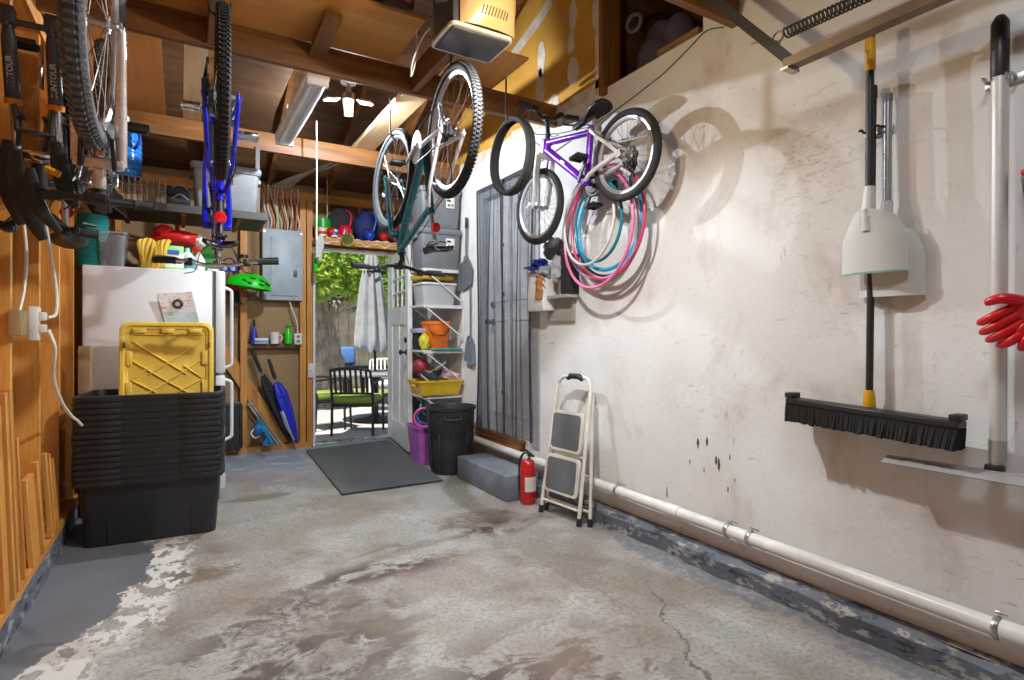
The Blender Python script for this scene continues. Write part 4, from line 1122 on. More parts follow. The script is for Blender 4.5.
t = thing('spray_can', 'green spray bottle on the ledge below the electrical panel', 'bottle', (.95, 6.14, LZ)); MB().lathe([(0, 0), (.034, 0), (.036, .10), (.02, .13), (.014, .16), (0, .16)], (.955, 6.14, LZ), n=18).build('bottle', M_GREEN, t); b = MB(); b.cbox((.96, 6.13, LZ+.185), (.07, .03, .03), Ry(-.4), bevel=.006); b.build('nozzle', pm('dark_green', '#0f8a1a', .4), t)
t = thing('power_outlet', 'white outlet box on the stud beside the green spray bottle', 'outlet', (1.045, 6.15, 1.07)); MB().cbox((1.05, 6.145, 1.13), (.075, .04, .115), bevel=.006).build('cover', M_CREAM, t)
for dz in (.025, -.025): MB().cbox((1.05, 6.124, 1.13+dz), (.03, .004, .028), bevel=.002).build('socket', M_GREYP, t)
MB().tube(bez([(1.05, 6.15, 1.19), (1.04, 6.14, 1.30), (1.0, 6.15, 1.42), (.97, 6.17, 1.52)], 5), .006, 6).build('cord', M_CREAM, t)
# ---- umbrellas and leaning things
def furled(name, label, tip, top, rmax, mat, mats2=None, hmat=M_BLACK, hook=False):
    tip = Vector(tip); top = Vector(top); d = (top-tip).normalized(); L = (top-tip).length
    t = thing(name, label, 'umbrella', tip)
    u, w_, _ = frame_of(d); rings = []
    for z, r in ((.02, .010), (.06, .018), (.18*L+.05, rmax*.8), (.42*L, rmax), (.60*L, rmax*.95), (.70*L, rmax*.6), (.735*L, .016)):
        rings.append([tip+d*z+(u*math.cos(a)+w_*math.sin(a))*r*(1+.22*math.sin(a*5+z*4)) for a in [2*PI*i/40 for i in range(40)]])
    b = MB(); b.loft(rings); b.build('canopy', mat, t)
    if mats2:
        for sgn in (0, 1):
            rr_ = [[tip+d*z+(u*math.cos(a+sgn*2.2)+w_*math.sin(a+sgn*2.2))*(r*1.06+.002)*(1+.22*math.sin((a+sgn*2.2)*5+z*4)) for a in [-.5+1.0*i/10 for i in range(11)]] for z, r in ((.06, .018), (.18*L+.05, rmax*.8), (.42*L, rmax))]
            b = MB(); b.loft(rr_, closed=False, caps=False); b.build('panel', mats2, t)
    MB().cyl(tip, tip+d*.07, .006, .009, 8).build('ferrule', M_STEEL, t)
    MB().ring(tip+d*.58*L, d, rmax*1.0, .008, 24, 6).build('tie_strap', mat, t)
    MB().tube([tip+d*.72*L, tip+d*.78*L], .008, 8).build('shaft', M_STEEL, t)
    MB().tube([tip+d*.77*L, tip+d*.80*L, tip+d*.90*L, top], [.014, .019, .018, .016], 12).build('handle', hmat, t)
    return t
furled('umbrella', 'furled black umbrella leaning between the studs, left of the blue one', (.98, 6.10, .055), (.615, 6.13, 1.02), .05, M_DARKF)
furled('umbrella', 'furled blue and white golf umbrella leaning between the studs', (1.03, 6.04, .055), (.76, 6.08, .93), .062, pm('royal_blue_nylon', '#1427b4', .45), pm('white_nylon', (.72, .75, .8), .5))
for k, (x0, x1, lab) in enumerate(((.90, .60, 'silver tube leaning behind the teal bag, the upper one'), (.86, .585, 'silver tube leaning behind the teal bag, the lower one'))):
    b = MB(); b.tube([(x0, 6.12-.03*k, .055), (x1, 6.14-.02*k, .50-.02*k)], .012, 10); b.tube([(x1, 6.14-.02*k, .50-.02*k), (x1-.01, 6.14-.02*k, .515-.02*k)], .014, 10)
    T(b, 'metal_tube', M_ALU, lab, 'tube', 'silver tubes between the studs')
b = bagfn((.68, 6.06, .16), .035, .035, .12, 2); b.merge(bagfn((.77, 6.06, .10), .05, .035, .07, 4), Matrix.Identity(4))
t = thing('water_gun', 'teal and blue toy water gun standing on the bottom plate', 'toy', (.72, 6.08, .05))
b = MB(); b.beam((.66, 6.06, .34), (.80, 6.06, .07), .05, .07, up=(0, 1, 0), bevel=.016); b.beam((.70, 6.06, .30), (.66, 6.06, .18), .035, .04, up=(0, 1, 0), bevel=.01); b.build('barrel', pm('teal_toy', '#1390b0', .4), t)
b = MB(); b.ell((.665, 6.05, .24), (.045, .035, .06)); b.cbox((.74, 6.06, .12), (.05, .05, .10), Ry(.5), bevel=.012); b.build('tank', pm('blue_toy', '#2f6fd0', .4), t)
MB().tube(bez([(.63, 6.05, .25), (.60, 6.05, .21), (.63, 6.05, .16), (.67, 6.05, .17)], 4), .008, 8).build('grip', M_WHITE, t)
t = thing('plastic_board', 'black plastic board with rounded corners leaning behind the refrigerator', 'board', (.42, 6.08, .05))
b = MB(); Mb = plane_M((.42, 6.05, .05), (1, 0, 0), (0, .06, 1))
b.loft([[Mb @ Vector((a, c_+.24, z)) for a, c_ in rrect(w_, h_, .045, 5)] for w_, h_, z in ((.20, .46, -.012), (.21, .47, -.006), (.21, .47, .008), (.195, .455, .014), (.16, .42, .014), (.15, .41, .006))]); b.build('panel', M_TOTE, t)
for dx in (-.07, .07): MB().cbox((.42+dx, 6.04, .056), (.03, .05, .012), bevel=.003).build('foot', M_BLACK, t)
MB().cbox((.42, 6.062, .49), (.09, .012, .02), bevel=.004).build('grip_slot', M_DKSTEEL, t)
# light switch by the door
t = thing('light_switch', 'white light switch on the stud left of the back door', 'light switch', (1.17, 6.16, .72)); MB().cbox((1.178, 6.158, .80), (.055, .02, .15), bevel=.005).build('plate', M_CREAM, t); MB().cbox((1.178, 6.146, .80), (.012, .016, .03), Rx(.4), bevel=.002).build('toggle', M_CREAM, t)

# ---- shelf over the back door with its load
t = thing('door_shelf', 'wooden shelf over the back door lined with white plastic', 'shelf', (1.65, 6.0, 2.14))
MB().box(1.19, 2.12, 5.86, 6.16, 2.125, 2.155).build('board', WD['studx'], t)
MB().box(1.19, 2.12, 5.84, 5.86, 2.085, 2.15).build('front_rail', WD['studx'], t)
def lin(u, v):
    x = 1.20+.90*u; return (x, 5.832+.30*v, 2.163+.012*math.sin(x*40+v*9)*math.cos(x*23)+(-.055 if v < .05 else 0)-.018*math.sin(x*31)*(v < .05))
b = MB(); b.grid(lin, 60, 8, .003); b.build('liner', pm('white_plastic_sheet', (.70, .69, .68), .4), t)
t = thing('powder_tub', 'green and yellow tub on the shelf over the back door', 'tub', (1.26, 6.0, 2.17)); MB().lathe([(0, 0), (.075, 0), (.078, .11), (.0, .11)], (1.265, 5.99, 2.17), n=24).build('tub', pm('yellow_print', '#c9b32a', .45), t); MB().lathe([(.079, .10), (.083, .10), (.083, .19), (.07, .20), (0, .20)], (1.265, 5.99, 2.17), n=24).build('lid', pm('green_lid', '#1d9a2c', .4), t)
for k, (x, mt, lab) in enumerate(((1.24, M_REDP, 'white tin with a red band in front of the green tub'), (1.36, M_BLUEP, 'white tin with a blue band on the shelf over the door'))):
    t = thing('paint_tin', lab, 'tin', (x, 5.9, 2.168)); MB().lathe([(0, 0), (.036, 0), (.036, .075), (.032, .08), (0, .08)], (x, 5.89, 2.168), n=20).build('tin', M_CREAM, t); MB().lathe([(.0365, .02), (.0375, .02), (.0375, .05), (.0365, .05)], (x, 5.89, 2.168), n=20, cap=False).build('band', mt, t)
t = thing('paint_bucket', 'small yellow pail hanging by its rim in front of the shelf over the door', 'pail', (1.42, 5.78, 2.06))
MB().lathe([(.04, .14), (.045, .10), (.060, 0), (.064, -.004), (.066, 0), (.05, .105), (.045, .145), (.0, .145)], (1.45, 5.70, 2.125), (.0, 1, .08), 26).build('pail', pm('straw_yellow', '#c8bb5e', .5), t)
MB().lathe([(0, 0), (.056, 0)], (1.45, 5.715, 2.126), (.0, 1, .08), 26).build('inside', pm('olive_inside', (.20, .19, .03), .7), t)
MB().tube(bez([(1.41, 5.71, 2.18), (1.43, 5.74, 2.22), (1.47, 5.80, 2.20), (1.48, 5.86, 2.17)], 5), .008, 6).build('bail', M_CREAM, t)
for k, (x, z, mt, lab, w_) in enumerate(((1.44, .07, M_DARKF, 'black backpack with pink straps on the shelf over the door', .15), (1.70, .10, M_NAVY, 'navy blue backpack on the shelf over the door', .13), (1.93, .10, M_DARKF, 'black backpack at the hinge end of the shelf over the door', .13))):
    t = thing('backpack', lab, 'backpack', (x, 6.03, 2.17)); b = MB(); b.ell((x+.03, 6.05, 2.17+.17), (w_, .10, .18), nu=24, nv=14, fn=lambda p: 1+.05*math.sin(5*p.x+3*p.z)); b.build('pack', mt, t)
    sm = pm('pink_strap', '#c8123f', .6) if k == 0 else (M_BLUEP if k == 1 else M_REDP)
    b = MB(); b.tube(bez([(x+.06, 5.97, 2.48), (x+.10, 5.92, 2.42), (x+.09, 5.91, 2.32), (x+.05, 5.93, 2.22)], 5), .014, 8, flat=.5); b.build('strap', sm, t)
    b = MB(); b.ell((x+.03, 5.955, 2.25), (.065, .03, .06), nu=16, nv=10); b.build('pocket', mt, t)
for k, (x, mt, lab) in enumerate(((1.335, M_REDP, 'small red ball in front of the black backpack'), (1.47, pm('pink_red', '#d0103a', .5), 'round pink-red pouch between the red ball and the blue backpack'), (1.73, M_BLUEP, 'blue ball on the shelf over the door'), (1.88, M_REDP, 'red ball right of the blue ball on the shelf'), (2.02, M_REDP, 'red ball at the far right end of the shelf over the door'))):
    r = .05 if k != 1 else .07
    b = MB(); b.ell((x, 5.90, 2.172+r), (r, r, r), nu=20, nv=14)
    if k == 1: b.ell((x+.045, 5.88, 2.172+r*.8), (.028, .04, .04), nu=12, nv=8); b.cyl((x-.02, 5.92, 2.2), (x-.09, 5.95, 2.19), .04, .045, 14)
    T(b, 'toy_ball' if k != 1 else 'pouch', mt, lab, 'ball' if k != 1 else 'pouch')
T(MB().cbox((1.42, 6.19, 2.44), (.10, .02, .11), bevel=.006).cbox((1.42, 6.178, 2.47), (.05, .01, .03), bevel=.003), 'junction_box', pm('brass_box', (.45, .36, .12), .5), 'small yellowish junction box on the wall above the door shelf', 'junction box')
b = MB(); b.grid(lambda u, v: (1.205+.03*u+.012*math.sin(v*5), 5.825-.01*math.sin(u*6), 2.17-.26*v), 6, 12, .006); b.grid(lambda u, v: (1.165+.05*u, 5.82-.008*math.sin(u*7), 2.15-.22*v*(1-.3*u)), 6, 10, .006)
T(b, 'rag', pm('white_rag', (.68, .67, .65), .9), 'white rag hanging from the left end of the shelf over the door', 'rag')
b = MB(); b.cbox((1.185, 5.95, 1.88), (.035, .05, .14), bevel=.012); T(b, 'door_tag', M_GREEN, 'small green tag hanging on the stud left of the door top', 'tag')

# ---- left wall: outlet, cords, leaning offcuts
t = thing('outlet_box', 'metal outlet box with white adapter on the left stud wall', 'outlet', (-.565, 2.94, 1.15))
MB().cbox((-.55, 2.90, 1.205), (.04, .10, .10), bevel=.004).build('box', pm('galvanised', (.45, .34, .18), .45, .6), t)
MB().cbox((-.515, 2.99, 1.205), (.035, .055, .14), bevel=.006).build('adapter', M_CREAM, t)
for dz in (.03, -.02): MB().cbox((-.490, 2.985, 1.205+dz), (.03, .04, .035), bevel=.006).build('plug', M_CREAM, t)
b = MB(); b.tube(bez([(-.47, 2.99, 1.23), (-.45, 3.02, 1.25), (-.46, 3.10, 1.35), (-.47, 3.05, 1.48), (-.475, 2.95, 1.62), (-.50, 2.9, 1.75)], 7), .0065, 7); T(b, 'extension_cable', M_CREAM, 'white cord rising from the left outlet towards the hanging bicycles', 'cord')
b = MB(); b.tube(bez([(-.47, 2.985, 1.18), (-.45, 3.0, 1.10), (-.47, 3.1, .98), (-.46, 3.22, .86), (-.45, 3.38, .78), (-.43, 3.45, .74), (-.42, 3.50, .71)], 7), .0065, 7); T(b, 'extension_cable', M_CREAM, 'white cord dangling from the left outlet with a loose end', 'cord')
b = MB(); b.tube(bez([(-.54, 2.87, 1.25), (-.53, 2.9, 1.35), (-.53, 2.93, 1.5), (-.54, 2.9, 1.68)], 6), .006, 6); T(b, 'extension_cable', M_CREAM, 'white cable stapled to the stud above the left outlet', 'cord')
off = [(2.70, .74, .07, .02, 'wide plywood offcut leaning nearest the camera on the left wall'), (2.79, .78, .035, .03, 'rough narrow board leaning second along the left wall'), (2.87, .79, .04, .025, 'rough brown board leaning third along the left wall'), (3.00, .58, .02, .015, 'short pale batten leaning in the stud bay of the left wall'),
       (3.20, .38, .14, .02, 'dark short panel leaning low in the stud bay of the left wall'), (3.33, .42, .04, .03, 'stubby board leaning right of the dark short panel'), (3.55, .42, .03, .02, 'first of the little stakes leaning near the black totes'), (3.64, .40, .03, .02, 'second of the little stakes leaning near the black totes'), (3.73, .36, .03, .02, 'last of the little stakes leaning near the black totes')]
for y, h, w_, th, lab in off:
    b = MB(); b.beam((-.552, y+.006, .16), (-.575, y-.006, .16+h), w_, th, up=(1, 0, .1), bevel=.002)
    T(b, 'wood_offcut', WD['studz'] if h < .9 else WD['plyz'], lab, 'board', 'wood offcuts leaning on the left wall')
for k, z in enumerate((.30, .62, .95)):
    T(MB().cbox((-.50, 4.30, z+.0), (.06, .10, .29), bevel=.004), 'carton', M_CARD if k else WD['darkz'], ['dark wooden crate end squeezed left of the refrigerator, lowest', 'brown carton squeezed left of the refrigerator, in the middle', 'brown carton squeezed left of the refrigerator, topmost'][k], 'box', 'cartons beside the refrigerator')
# ================================================================ right side
# steel house door in its recess
dd = MB().box(XR+.05, XR+.09, DY0+.04, DY1-.04, DZ0+.01, DZ1-.04).build('door_2', pm('white_steel_door', (.74, .76, .80), .45), kind='structure')
for y0, y1, z0, z1 in ((DY0+.12, DY0+.40, 1.45, 2.25), (DY0+.48, DY1-.12, 1.45, 2.25), (DY0+.12, DY0+.40, .50, 1.30), (DY0+.48, DY1-.12, .50, 1.30)):
    b = MB(); 
    for a in ((y0, y1, z1-.015, z1), (y0, y1, z0, z0+.015), (y0, y0+.015, z0+.015, z1-.015), (y1-.015, y1, z0+.015, z1-.015)): b.box(XR+.042, XR+.052, *a)
    b.build('panel_moulding', bpy.data.materials['white_steel_door'], dd)
b = MB(); b.lathe([(.03, 0), (.03, .01), (.014, .02), (.014, .04), (.028, .05), (.03, .065), (.02, .078), (0, .08)], (XR+.05, DY1-.13, 1.28), (-1, 0, 0), 20); b.build('door_knob', M_BLACK, dd)
MB().lathe([(.03, 0), (.03, .012), (.022, .022), (0, .022)], (XR+.05, DY1-.13, 1.43), (-1, 0, 0), 20).build('deadbolt', M_BLACK, dd)
b = MB(); b.box(XR-.012, XR+.1, DY0-.06, DY0+.04, DZ0-.02, DZ1+.05); b.box(XR-.012, XR+.1, DY1-.04, DY1+.06, DZ0-.02, DZ1+.05); b.box(XR-.012, XR+.1, DY0+.04, DY1-.04, DZ1-.04, DZ1+.05)
b.build('trim_6', pm('grey_door_frame', (.36, .37, .39), .5), kind='structure')
b = MB()
rt = random.Random(2)
for k in range(4):
    b.cbox((XR-.01-.006*k, (DY0+DY1)/2+.1, .335-.03*k), (.05, .80-.03*k, .028), Rx(rt.uniform(-.02, .02)), bevel=.003)
b.build('trim_7', WD['darky'], kind='structure')
# sheer screen hung over the door
def make_sheer():
    t = NT('sheer_grey_mesh'); t.color((.13, .14, .16)); t.rough(.8)
    tr = t.node('ShaderNodeBsdfTransparent'); mx = t.node('ShaderNodeMixShader'); mx.inputs[0].default_value = .42
    t.link(tr.outputs[0], mx.inputs[1]); t.link(t.b.outputs[0], mx.inputs[2]); t.link(mx.outputs[0], t.out.inputs[0])
    return t.m
M_SHEER = make_sheer(); M_TAPE = pm('black_webbing', (.03, .03, .035), .8)
t = thing('mesh_screen', 'sheer dark grey mesh screen hung over the house door', 'screen', (XR-.03, 4.0, .34))
for half, (y0, y1) in (('far', (3.985, 4.46)), ('near', (3.535, 4.015))):
    def sf(u, v):
        y = y0+(y1-y0)*u; z = 2.43-2.07*v
        pinch = 1-.12*math.sin(PI*min(1, v*1.1))
        yc = (y0+y1)/2; y = yc+(y-yc)*pinch
        return (XR-.034-.018*math.sin(u*21+v*2.5+(2 if half == 'far' else 0))*(.3+.7*v)-.010*math.sin(u*47-v*5), y, z)
    b = MB(); b.grid(sf, 60, 30); b.build('curtain', M_SHEER, t)
    for e in (0, .5, 1):
        b = MB(); b.tube([Vector(sf(e, v/20))+Vector((-.004, 0, 0)) for v in range(21)], .007 if e != .5 else .004, 6); b.build('edge_tape', M_TAPE, t)
MB().cbox((XR-.028, 4.0, 2.43), (.012, .94, .03), bevel=.003).build('top_tape', M_TAPE, t)
for k in range(4):
    MB().cbox((XR-.035, 3.995, .7+.4*k), (.014, .03, .03), bevel=.004).build('magnet', M_BLACK, t)
# step block
t = T(MB().cbox((2.085, 3.80, .09), (.27, .80, .18), bevel=.012), 'concrete_step', M_CURB if 0 else pm('slate_painted_step', (.20, .225, .265), .6, var=.25, vscale=6, bump=.4, bscale=25), 'slate painted concrete step below the house door', 'step')
# PVC pipe
t = thing('drain_pipe', 'white plastic pipe running along the foot of the right wall', 'pipe', (2.23, 1.0, .2))
M_PVC = pm('white_pvc', (.74, .73, .70), .35)
b = MB(); b.tube([(2.235, 4.75, .255), (2.235, -2.4, .205)], .029, 18); b.build('tube', M_PVC, t)
def py(y): return .205+(y+2.4)*.05/7.15
for y in (2.13, .70, 3.4): b = MB(); b.cyl((2.235, y-.05, py(y)), (2.235, y+.05, py(y)), .033, n=18); b.build('coupling', M_PVC, t)
for y in (2.56, 1.78, .76, 1.66):
    b = MB(); b.ring((2.235, y, py(y)), (0, 1, 0), .032, .006, 20, 6, 1.6); b.cbox((2.262, y, py(y)+.038), (.05, .02, .008), Ry(.4), bevel=.002); b.build('clamp', M_STEEL, t)
# fire extinguisher
c = Vector((2.085, 3.30, 0)); c = W(528, 503, z=0); 
t = thing('fire_extinguisher', 'red fire extinguisher standing on the floor beside the step', 'fire extinguisher', c)
M_FIRE = pm('fire_red', '#c00f16', .25, coat=.5)
MB().lathe([(0, .004), (.048, .004), (.052, .0), (.055, .01), (.055, .25), (.05, .28), (.034, .30), (.02, .306), (.02, .315), (0, .315)], c, n=28).build('cylinder', M_FIRE, t)
b = MB(); b.cyl(c+Vector((0, 0, .31)), c+Vector((0, 0, .335)), .016, n=14); b.cbox(c+Vector((-.01, -.03, .352)), (.022, .11, .012), Rx(.25), bevel=.003); b.cbox(c+Vector((-.01, -.02, .337)), (.018, .075, .008), bevel=.002); b.build('valve', M_BLACK, t)
MB().lathe([(.018, 0), (.02, .012), (0, .014)], c+Vector((-.016, -.006, .325)), (-1, -.3, 0), 14).build('gauge', M_CREAM, t)
MB().tube(bez([c+Vector((.0, .02, .33)), c+Vector((.0, .06, .33)), c+Vector((-.02, .075, .28)), c+Vector((-.03, .066, .16)), c+Vector((-.03, .064, .08))], 6), .009, 8).build('hose', M_BLACK, t)
MB().lathe([(.0553, .09), (.0556, .09), (.0556, .19), (.0553, .19)], c, n=28, a0=2.2, a1=4.2).build('label_sheet', M_CREAM, t)
# step ladder leaning closed
LW = .17
fn0, ff0 = Vector((2.085, 2.745, .012)), Vector((2.045, 3.10, .012))
t = thing('step_stool', 'cream folding step ladder with grey treads leaning closed on the wall', 'step ladder', (2.07, 2.92, 0))
M_LAD = pm('cream_ladder_enamel', (.70, .67, .60), .35); M_TREAD = pm('grey_tread_mat', (.13, .14, .145), .8, bump=.4, bscale=220)
topn, topf = Vector((2.215, 2.79, .84)), Vector((2.19, 3.11, .84))
b = MB(); pts = [fn0, fn0.lerp(topn, .5), topn]
mid = (topn+topf)/2+Vector((.008, 0, .055))
b.tube([fn0, topn]+bez([topn, topn+Vector((.008, .05, .045)), mid, topf+Vector((.008, -.05, .045)), topf], 4)[1:]+[ff0], .0125, 10)
b.build('front_frame', M_LAD, t)
b = MB(); rn, rf = fn0+Vector((.055, -.04, 0)), ff0+Vector((.055, .02, 0)); tn, tf = topn.lerp(fn0, .06)+Vector((.022, .0, 0)), topf.lerp(ff0, .06)+Vector((.022, 0, 0))
b.tube([rn, tn], .011, 10); b.tube([rf, tf], .011, 10); b.tube([rn.lerp(tn, .09), rf.lerp(tf, .09)], .009, 8); b.build('rear_frame', M_LAD, t)
for nm, k0, k1 in (('tread', .40, .66), ('tread', .66, .93)):
    pass
upL = (topn-fn0).normalized()
def lad(s, v): return (fn0.lerp(topn, v)).lerp(ff0.lerp(topf, v), s)
for v0, v1 in ((.17, .45), (.49, .79)):
    a, b_, c_, d_ = lad(.06, v0), lad(.94, v0), lad(.94, v1), lad(.06, v1)
    nrm = (b_-a).cross(d_-a).normalized(); nrm = nrm if nrm.x < 0 else -nrm
    ux = (b_-a); uy = (d_-a)
    Mt = plane_M((a+b_+c_+d_)/4+nrm*.018, ux, uy); w_, h_ = ux.length, uy.length
    def rr_(w, h, r, z): return [Mt @ Vector((x, y, z)) for x, y in rrect(w, h, r, 4)]
    sgn = 1 if (Mt.to_3x3() @ Vector((0, 0, 1))).dot(nrm) > 0 else -1
    b = MB(); b.loft([rr_(w_, h_, .03, -.012*sgn), rr_(w_+.006, h_+.006, .03, 0), rr_(w_, h_, .03, .008*sgn)]); o = b.build('tread', M_LAD, t)
    b = MB(); b.loft([rr_(w_-.035, h_-.03, .022, .0075*sgn), rr_(w_-.04, h_-.035, .022, .011*sgn)]); b.build('tread_mat', M_TREAD, o)
for v in (.09, .47): MB().tube([lad(.0, v), lad(1, v)], .008, 8).build('cross_bar', M_LAD, t)
for p, q in ((fn0, topn), (ff0, topf), (rn, tn), (rf, tf)): b = MB(); b.tube([p-Vector((0, 0, .012)), p+(q-p).normalized()*.035], [.017, .0155], 10); b.build('rubber_foot', M_BLACK, t)
b = MB(); b.tube([mid+Vector((0, -.075, -.012)), mid+Vector((0, -.04, 0)), mid+Vector((0, .04, 0)), mid+Vector((0, .075, -.012))], .019, 10); b.build('hand_grip', M_BLACK, t)

# hula hoops hung together under the small bicycle
hoops = [('pink', '#e274a8', .012, (2.18, 2.66, 1.80), .345, 'large magenta-pink hoop, outermost of the bunch'), ('rose', '#cf3d66', .011, (2.21, 2.61, 1.84), .335, 'crimson-pink hoop hanging just inside the magenta one'),
         ('lilac', '#b9a5c9', .011, (2.205, 2.66, 1.84), .33, 'lilac grey hoop in the middle of the bunch'), ('white', '#d9d9d6', .011, (2.165, 2.72, 1.86), .26, 'plain white hoop hanging in front of the blue ones'),
         ('silver', '#9aa0a8', .010, (2.22, 2.64, 1.80), .31, 'silver grey hoop behind the white one'), ('sky', '#1f9fd0', .015, (2.225, 2.60, 1.83), .27, 'thick sky-blue hoop, the widest tube of the bunch'),
         ('teal', '#0f7f96', .012, (2.19, 2.66, 1.85), .235, 'smaller teal hoop, with its low point above the others'), ('navy', '#3c4368', .010, (2.235, 2.64, 1.83), .30, 'dark indigo hoop against the wall')]
for k, (nm, hx, r, c, Rr, lab) in enumerate(hoops):
    b = MB(); ax = Vector((1, -.06+.05*(k % 3), .05*((k*2) % 5-2)*.5)).normalized()
    b.ring((c[0]-.03, c[1]-.0, c[2]-.01), ax, Rr, r*.78, 72, 9); T(b, 'hula_hoop', pm('hoop_'+nm, hx, .35), lab, 'hula hoop', 'hula hoops under the small bicycle')
t = thing('storage_hook', 'black wall hook carrying the hoops and the small bicycle', 'hook', (2.28, 2.66, 2.1))
b = MB(); b.cbox((2.29, 2.66, 2.12), (.02, .05, .14), bevel=.004); b.tube(bez([(2.28, 2.66, 2.10), (2.16, 2.66, 2.085), (2.06, 2.66, 2.09), (2.035, 2.66, 2.14)], 5), .009, 8); b.build('hook', M_BLACK, t)
# little shelf with a bag of gloves and caps
t = thing('ledge_shelf', 'grey wall ledge between the house door and the hoops', 'shelf', (2.22, 3.3, 1.30))
MB().box(2.20, 2.298, 3.02, 3.26, 1.415, 1.435).build('board', pm('grey_shelf', (.38, .38, .35), .6), t); MB().box(2.275, 2.298, 3.06, 3.36, 1.26, 1.415).build('back_plate', pm('drab_plate', (.34, .32, .27), .6), t)
c = Vector((2.17, 3.36, 1.30))
M_PAPER = pm('white_paper_bag', (.74, .73, .71), .7, var=.1, vscale=18)
t = thing('paper_bag', 'white paper bag stuffed with cloths on the ledge beside the house door', 'bag', (2.18, 3.38, 1.33))
b = MB(); b.loft([[Vector((2.232+a*.68, 3.37+c_*1.15, z)) for a, c_ in rrect(.17+dw, .17+dw, .012, 2)] for z, dw in ((1.335, -.01), (1.34, 0), (1.46, .006), (1.565, -.008), (1.56, -.02), (1.35, -.014))]); b.build('sack', M_PAPER, t)
for k in range(7):
    b = MB(); b.cbox((2.18+.012*k, 3.43-.01*(k % 2), 1.575+.008*(k % 3)), (.012, .04, .05), Rz(.4*k), bevel=.004); b.build('tissue', M_PAPER, t)
rs = [(2.21, 3.36, 1.665, .06, .06, .04, M_BLUEP, 'blue cap on top of the white paper bag'), (2.22, 3.30, 1.61, .055, .06, .045, pm('grey_knit', (.33, .34, .37), .9), 'grey knit hat in the mouth of the white paper bag'), (2.23, 3.22, 1.76, .055, .085, .07, pm('charcoal_knit', (.12, .12, .13), .9), 'charcoal knit hat topmost of the pile behind the blue cap'),
      (2.18, 3.31, 1.52, .03, .04, .06, pm('tan_leather', (.42, .17, .05), .7), 'tan leather glove hanging out of the white paper bag'), (2.23, 3.16, 1.62, .055, .07, .085, pm('pale_grey_knit', (.40, .41, .44), .9), 'pale grey scarf bundled right of the tan glove'), (2.21, 3.43, 1.60, .05, .05, .025, pm('lilac_cloth', (.58, .45, .58), .8), 'lilac cloth lying at the far corner of the white paper bag')]
for k, (x, y, z, rx, ry, rz, mt, lab) in enumerate(rs):
    b = MB(); b.ell((x, y, z), (rx, ry, rz), nu=26, nv=16, fn=lambda p: 1+.16*math.sin(5*p.x+7*p.z+k)+.09*math.sin(11*p.y+6*p.x+k))
    if k == 0: b.cbox((x-.06, y+.02, z-.03), (.08, .09, .01), Ry(.2), bevel=.004)
    if k == 3:
        for j in range(4): b.tube([(x-.01, y-.03+.02*j, z-.04), (x-.02, y-.035+.022*j, z-.10-.008*(j % 2))], [.012, .009], 8)
    T(b, ['cap', 'knit_hat', 'knit_hat', 'leather_glove', 'scarf', 'cloth'][k], mt, lab, ['cap', 'hat', 'hat', 'glove', 'scarf', 'cloth'][k])
t = T(MB().cbox((2.25, 3.06, 1.57), (.09, .10, .27), bevel=.012).tube(bez([(2.21, 3.03, 1.70), (2.19, 3.03, 1.75), (2.19, 3.09, 1.75), (2.21, 3.09, 1.70)], 4), .006, 6), 'speaker_bag', M_DARKF, 'narrow black bag standing on the ledge behind the pink hoop', 'bag')

# push broom
t = thing('push_broom', 'push broom hanging on the white wall, wide black bristle head with yellow socket', 'broom', (2.2, 1.15, .8))
hp0, hp1 = Vector((2.245, 1.152, .90)), Vector((2.262, 1.147, 2.10))
MB().tube([hp0, hp1], .0125, 12).build('pole', M_BLACK, t)
pm('broom_yellow', '#d2a012', .45); MB().tube([hp1-Vector((0, 0, .05)), hp1-Vector((0, 0, .045)), hp1-Vector((0, 0, .005)), hp1], [.012, .0145, .0145, .012], 12).build('grip', M_BLACK, t)
MB().tube([(2.245, 1.152, .872), (2.245, 1.152, .885), (2.245, 1.152, .93), (2.245, 1.152, .95)], [.02, .022, .02, .016], 12).build('socket', bpy.data.materials['broom_yellow'], t)
h0, h1 = Vector((2.20, 1.445, .885)), Vector((2.20, .84, .862))
hd_ = (h1-h0).normalized()
MB().beam(h0, h1, .07, .028, bevel=.006).build('block', M_BLACK, t)
b = MB(); rb = random.Random(9)
for i in range(90):
    for j in range(6):
        p = h0.lerp(h1, (i+.5)/90)+Vector((-.030+.012*j, 0, -.012)); sp_ = Vector((-.014+.006*j+rb.uniform(-.006, .006), rb.uniform(-.006, .006)+(.02*(i/90-.5)), -.066+rb.uniform(-.006, .004)))
        b.tube([p, p+sp_*.5, p+sp_], [.003, .0062, .0078], 5)
o = b.build('bristles', pm('black_bristle', (.012, .012, .012), .9), t, smooth=0); o['kind'] = 'stuff'
for e in (h0, h1): MB().cbox(e.lerp(h0+(h1-h0)*.5, .04)+Vector((0, 0, .024)), (.06, .035, .022), bevel=.005).build('end_clip', M_BLACK, t)
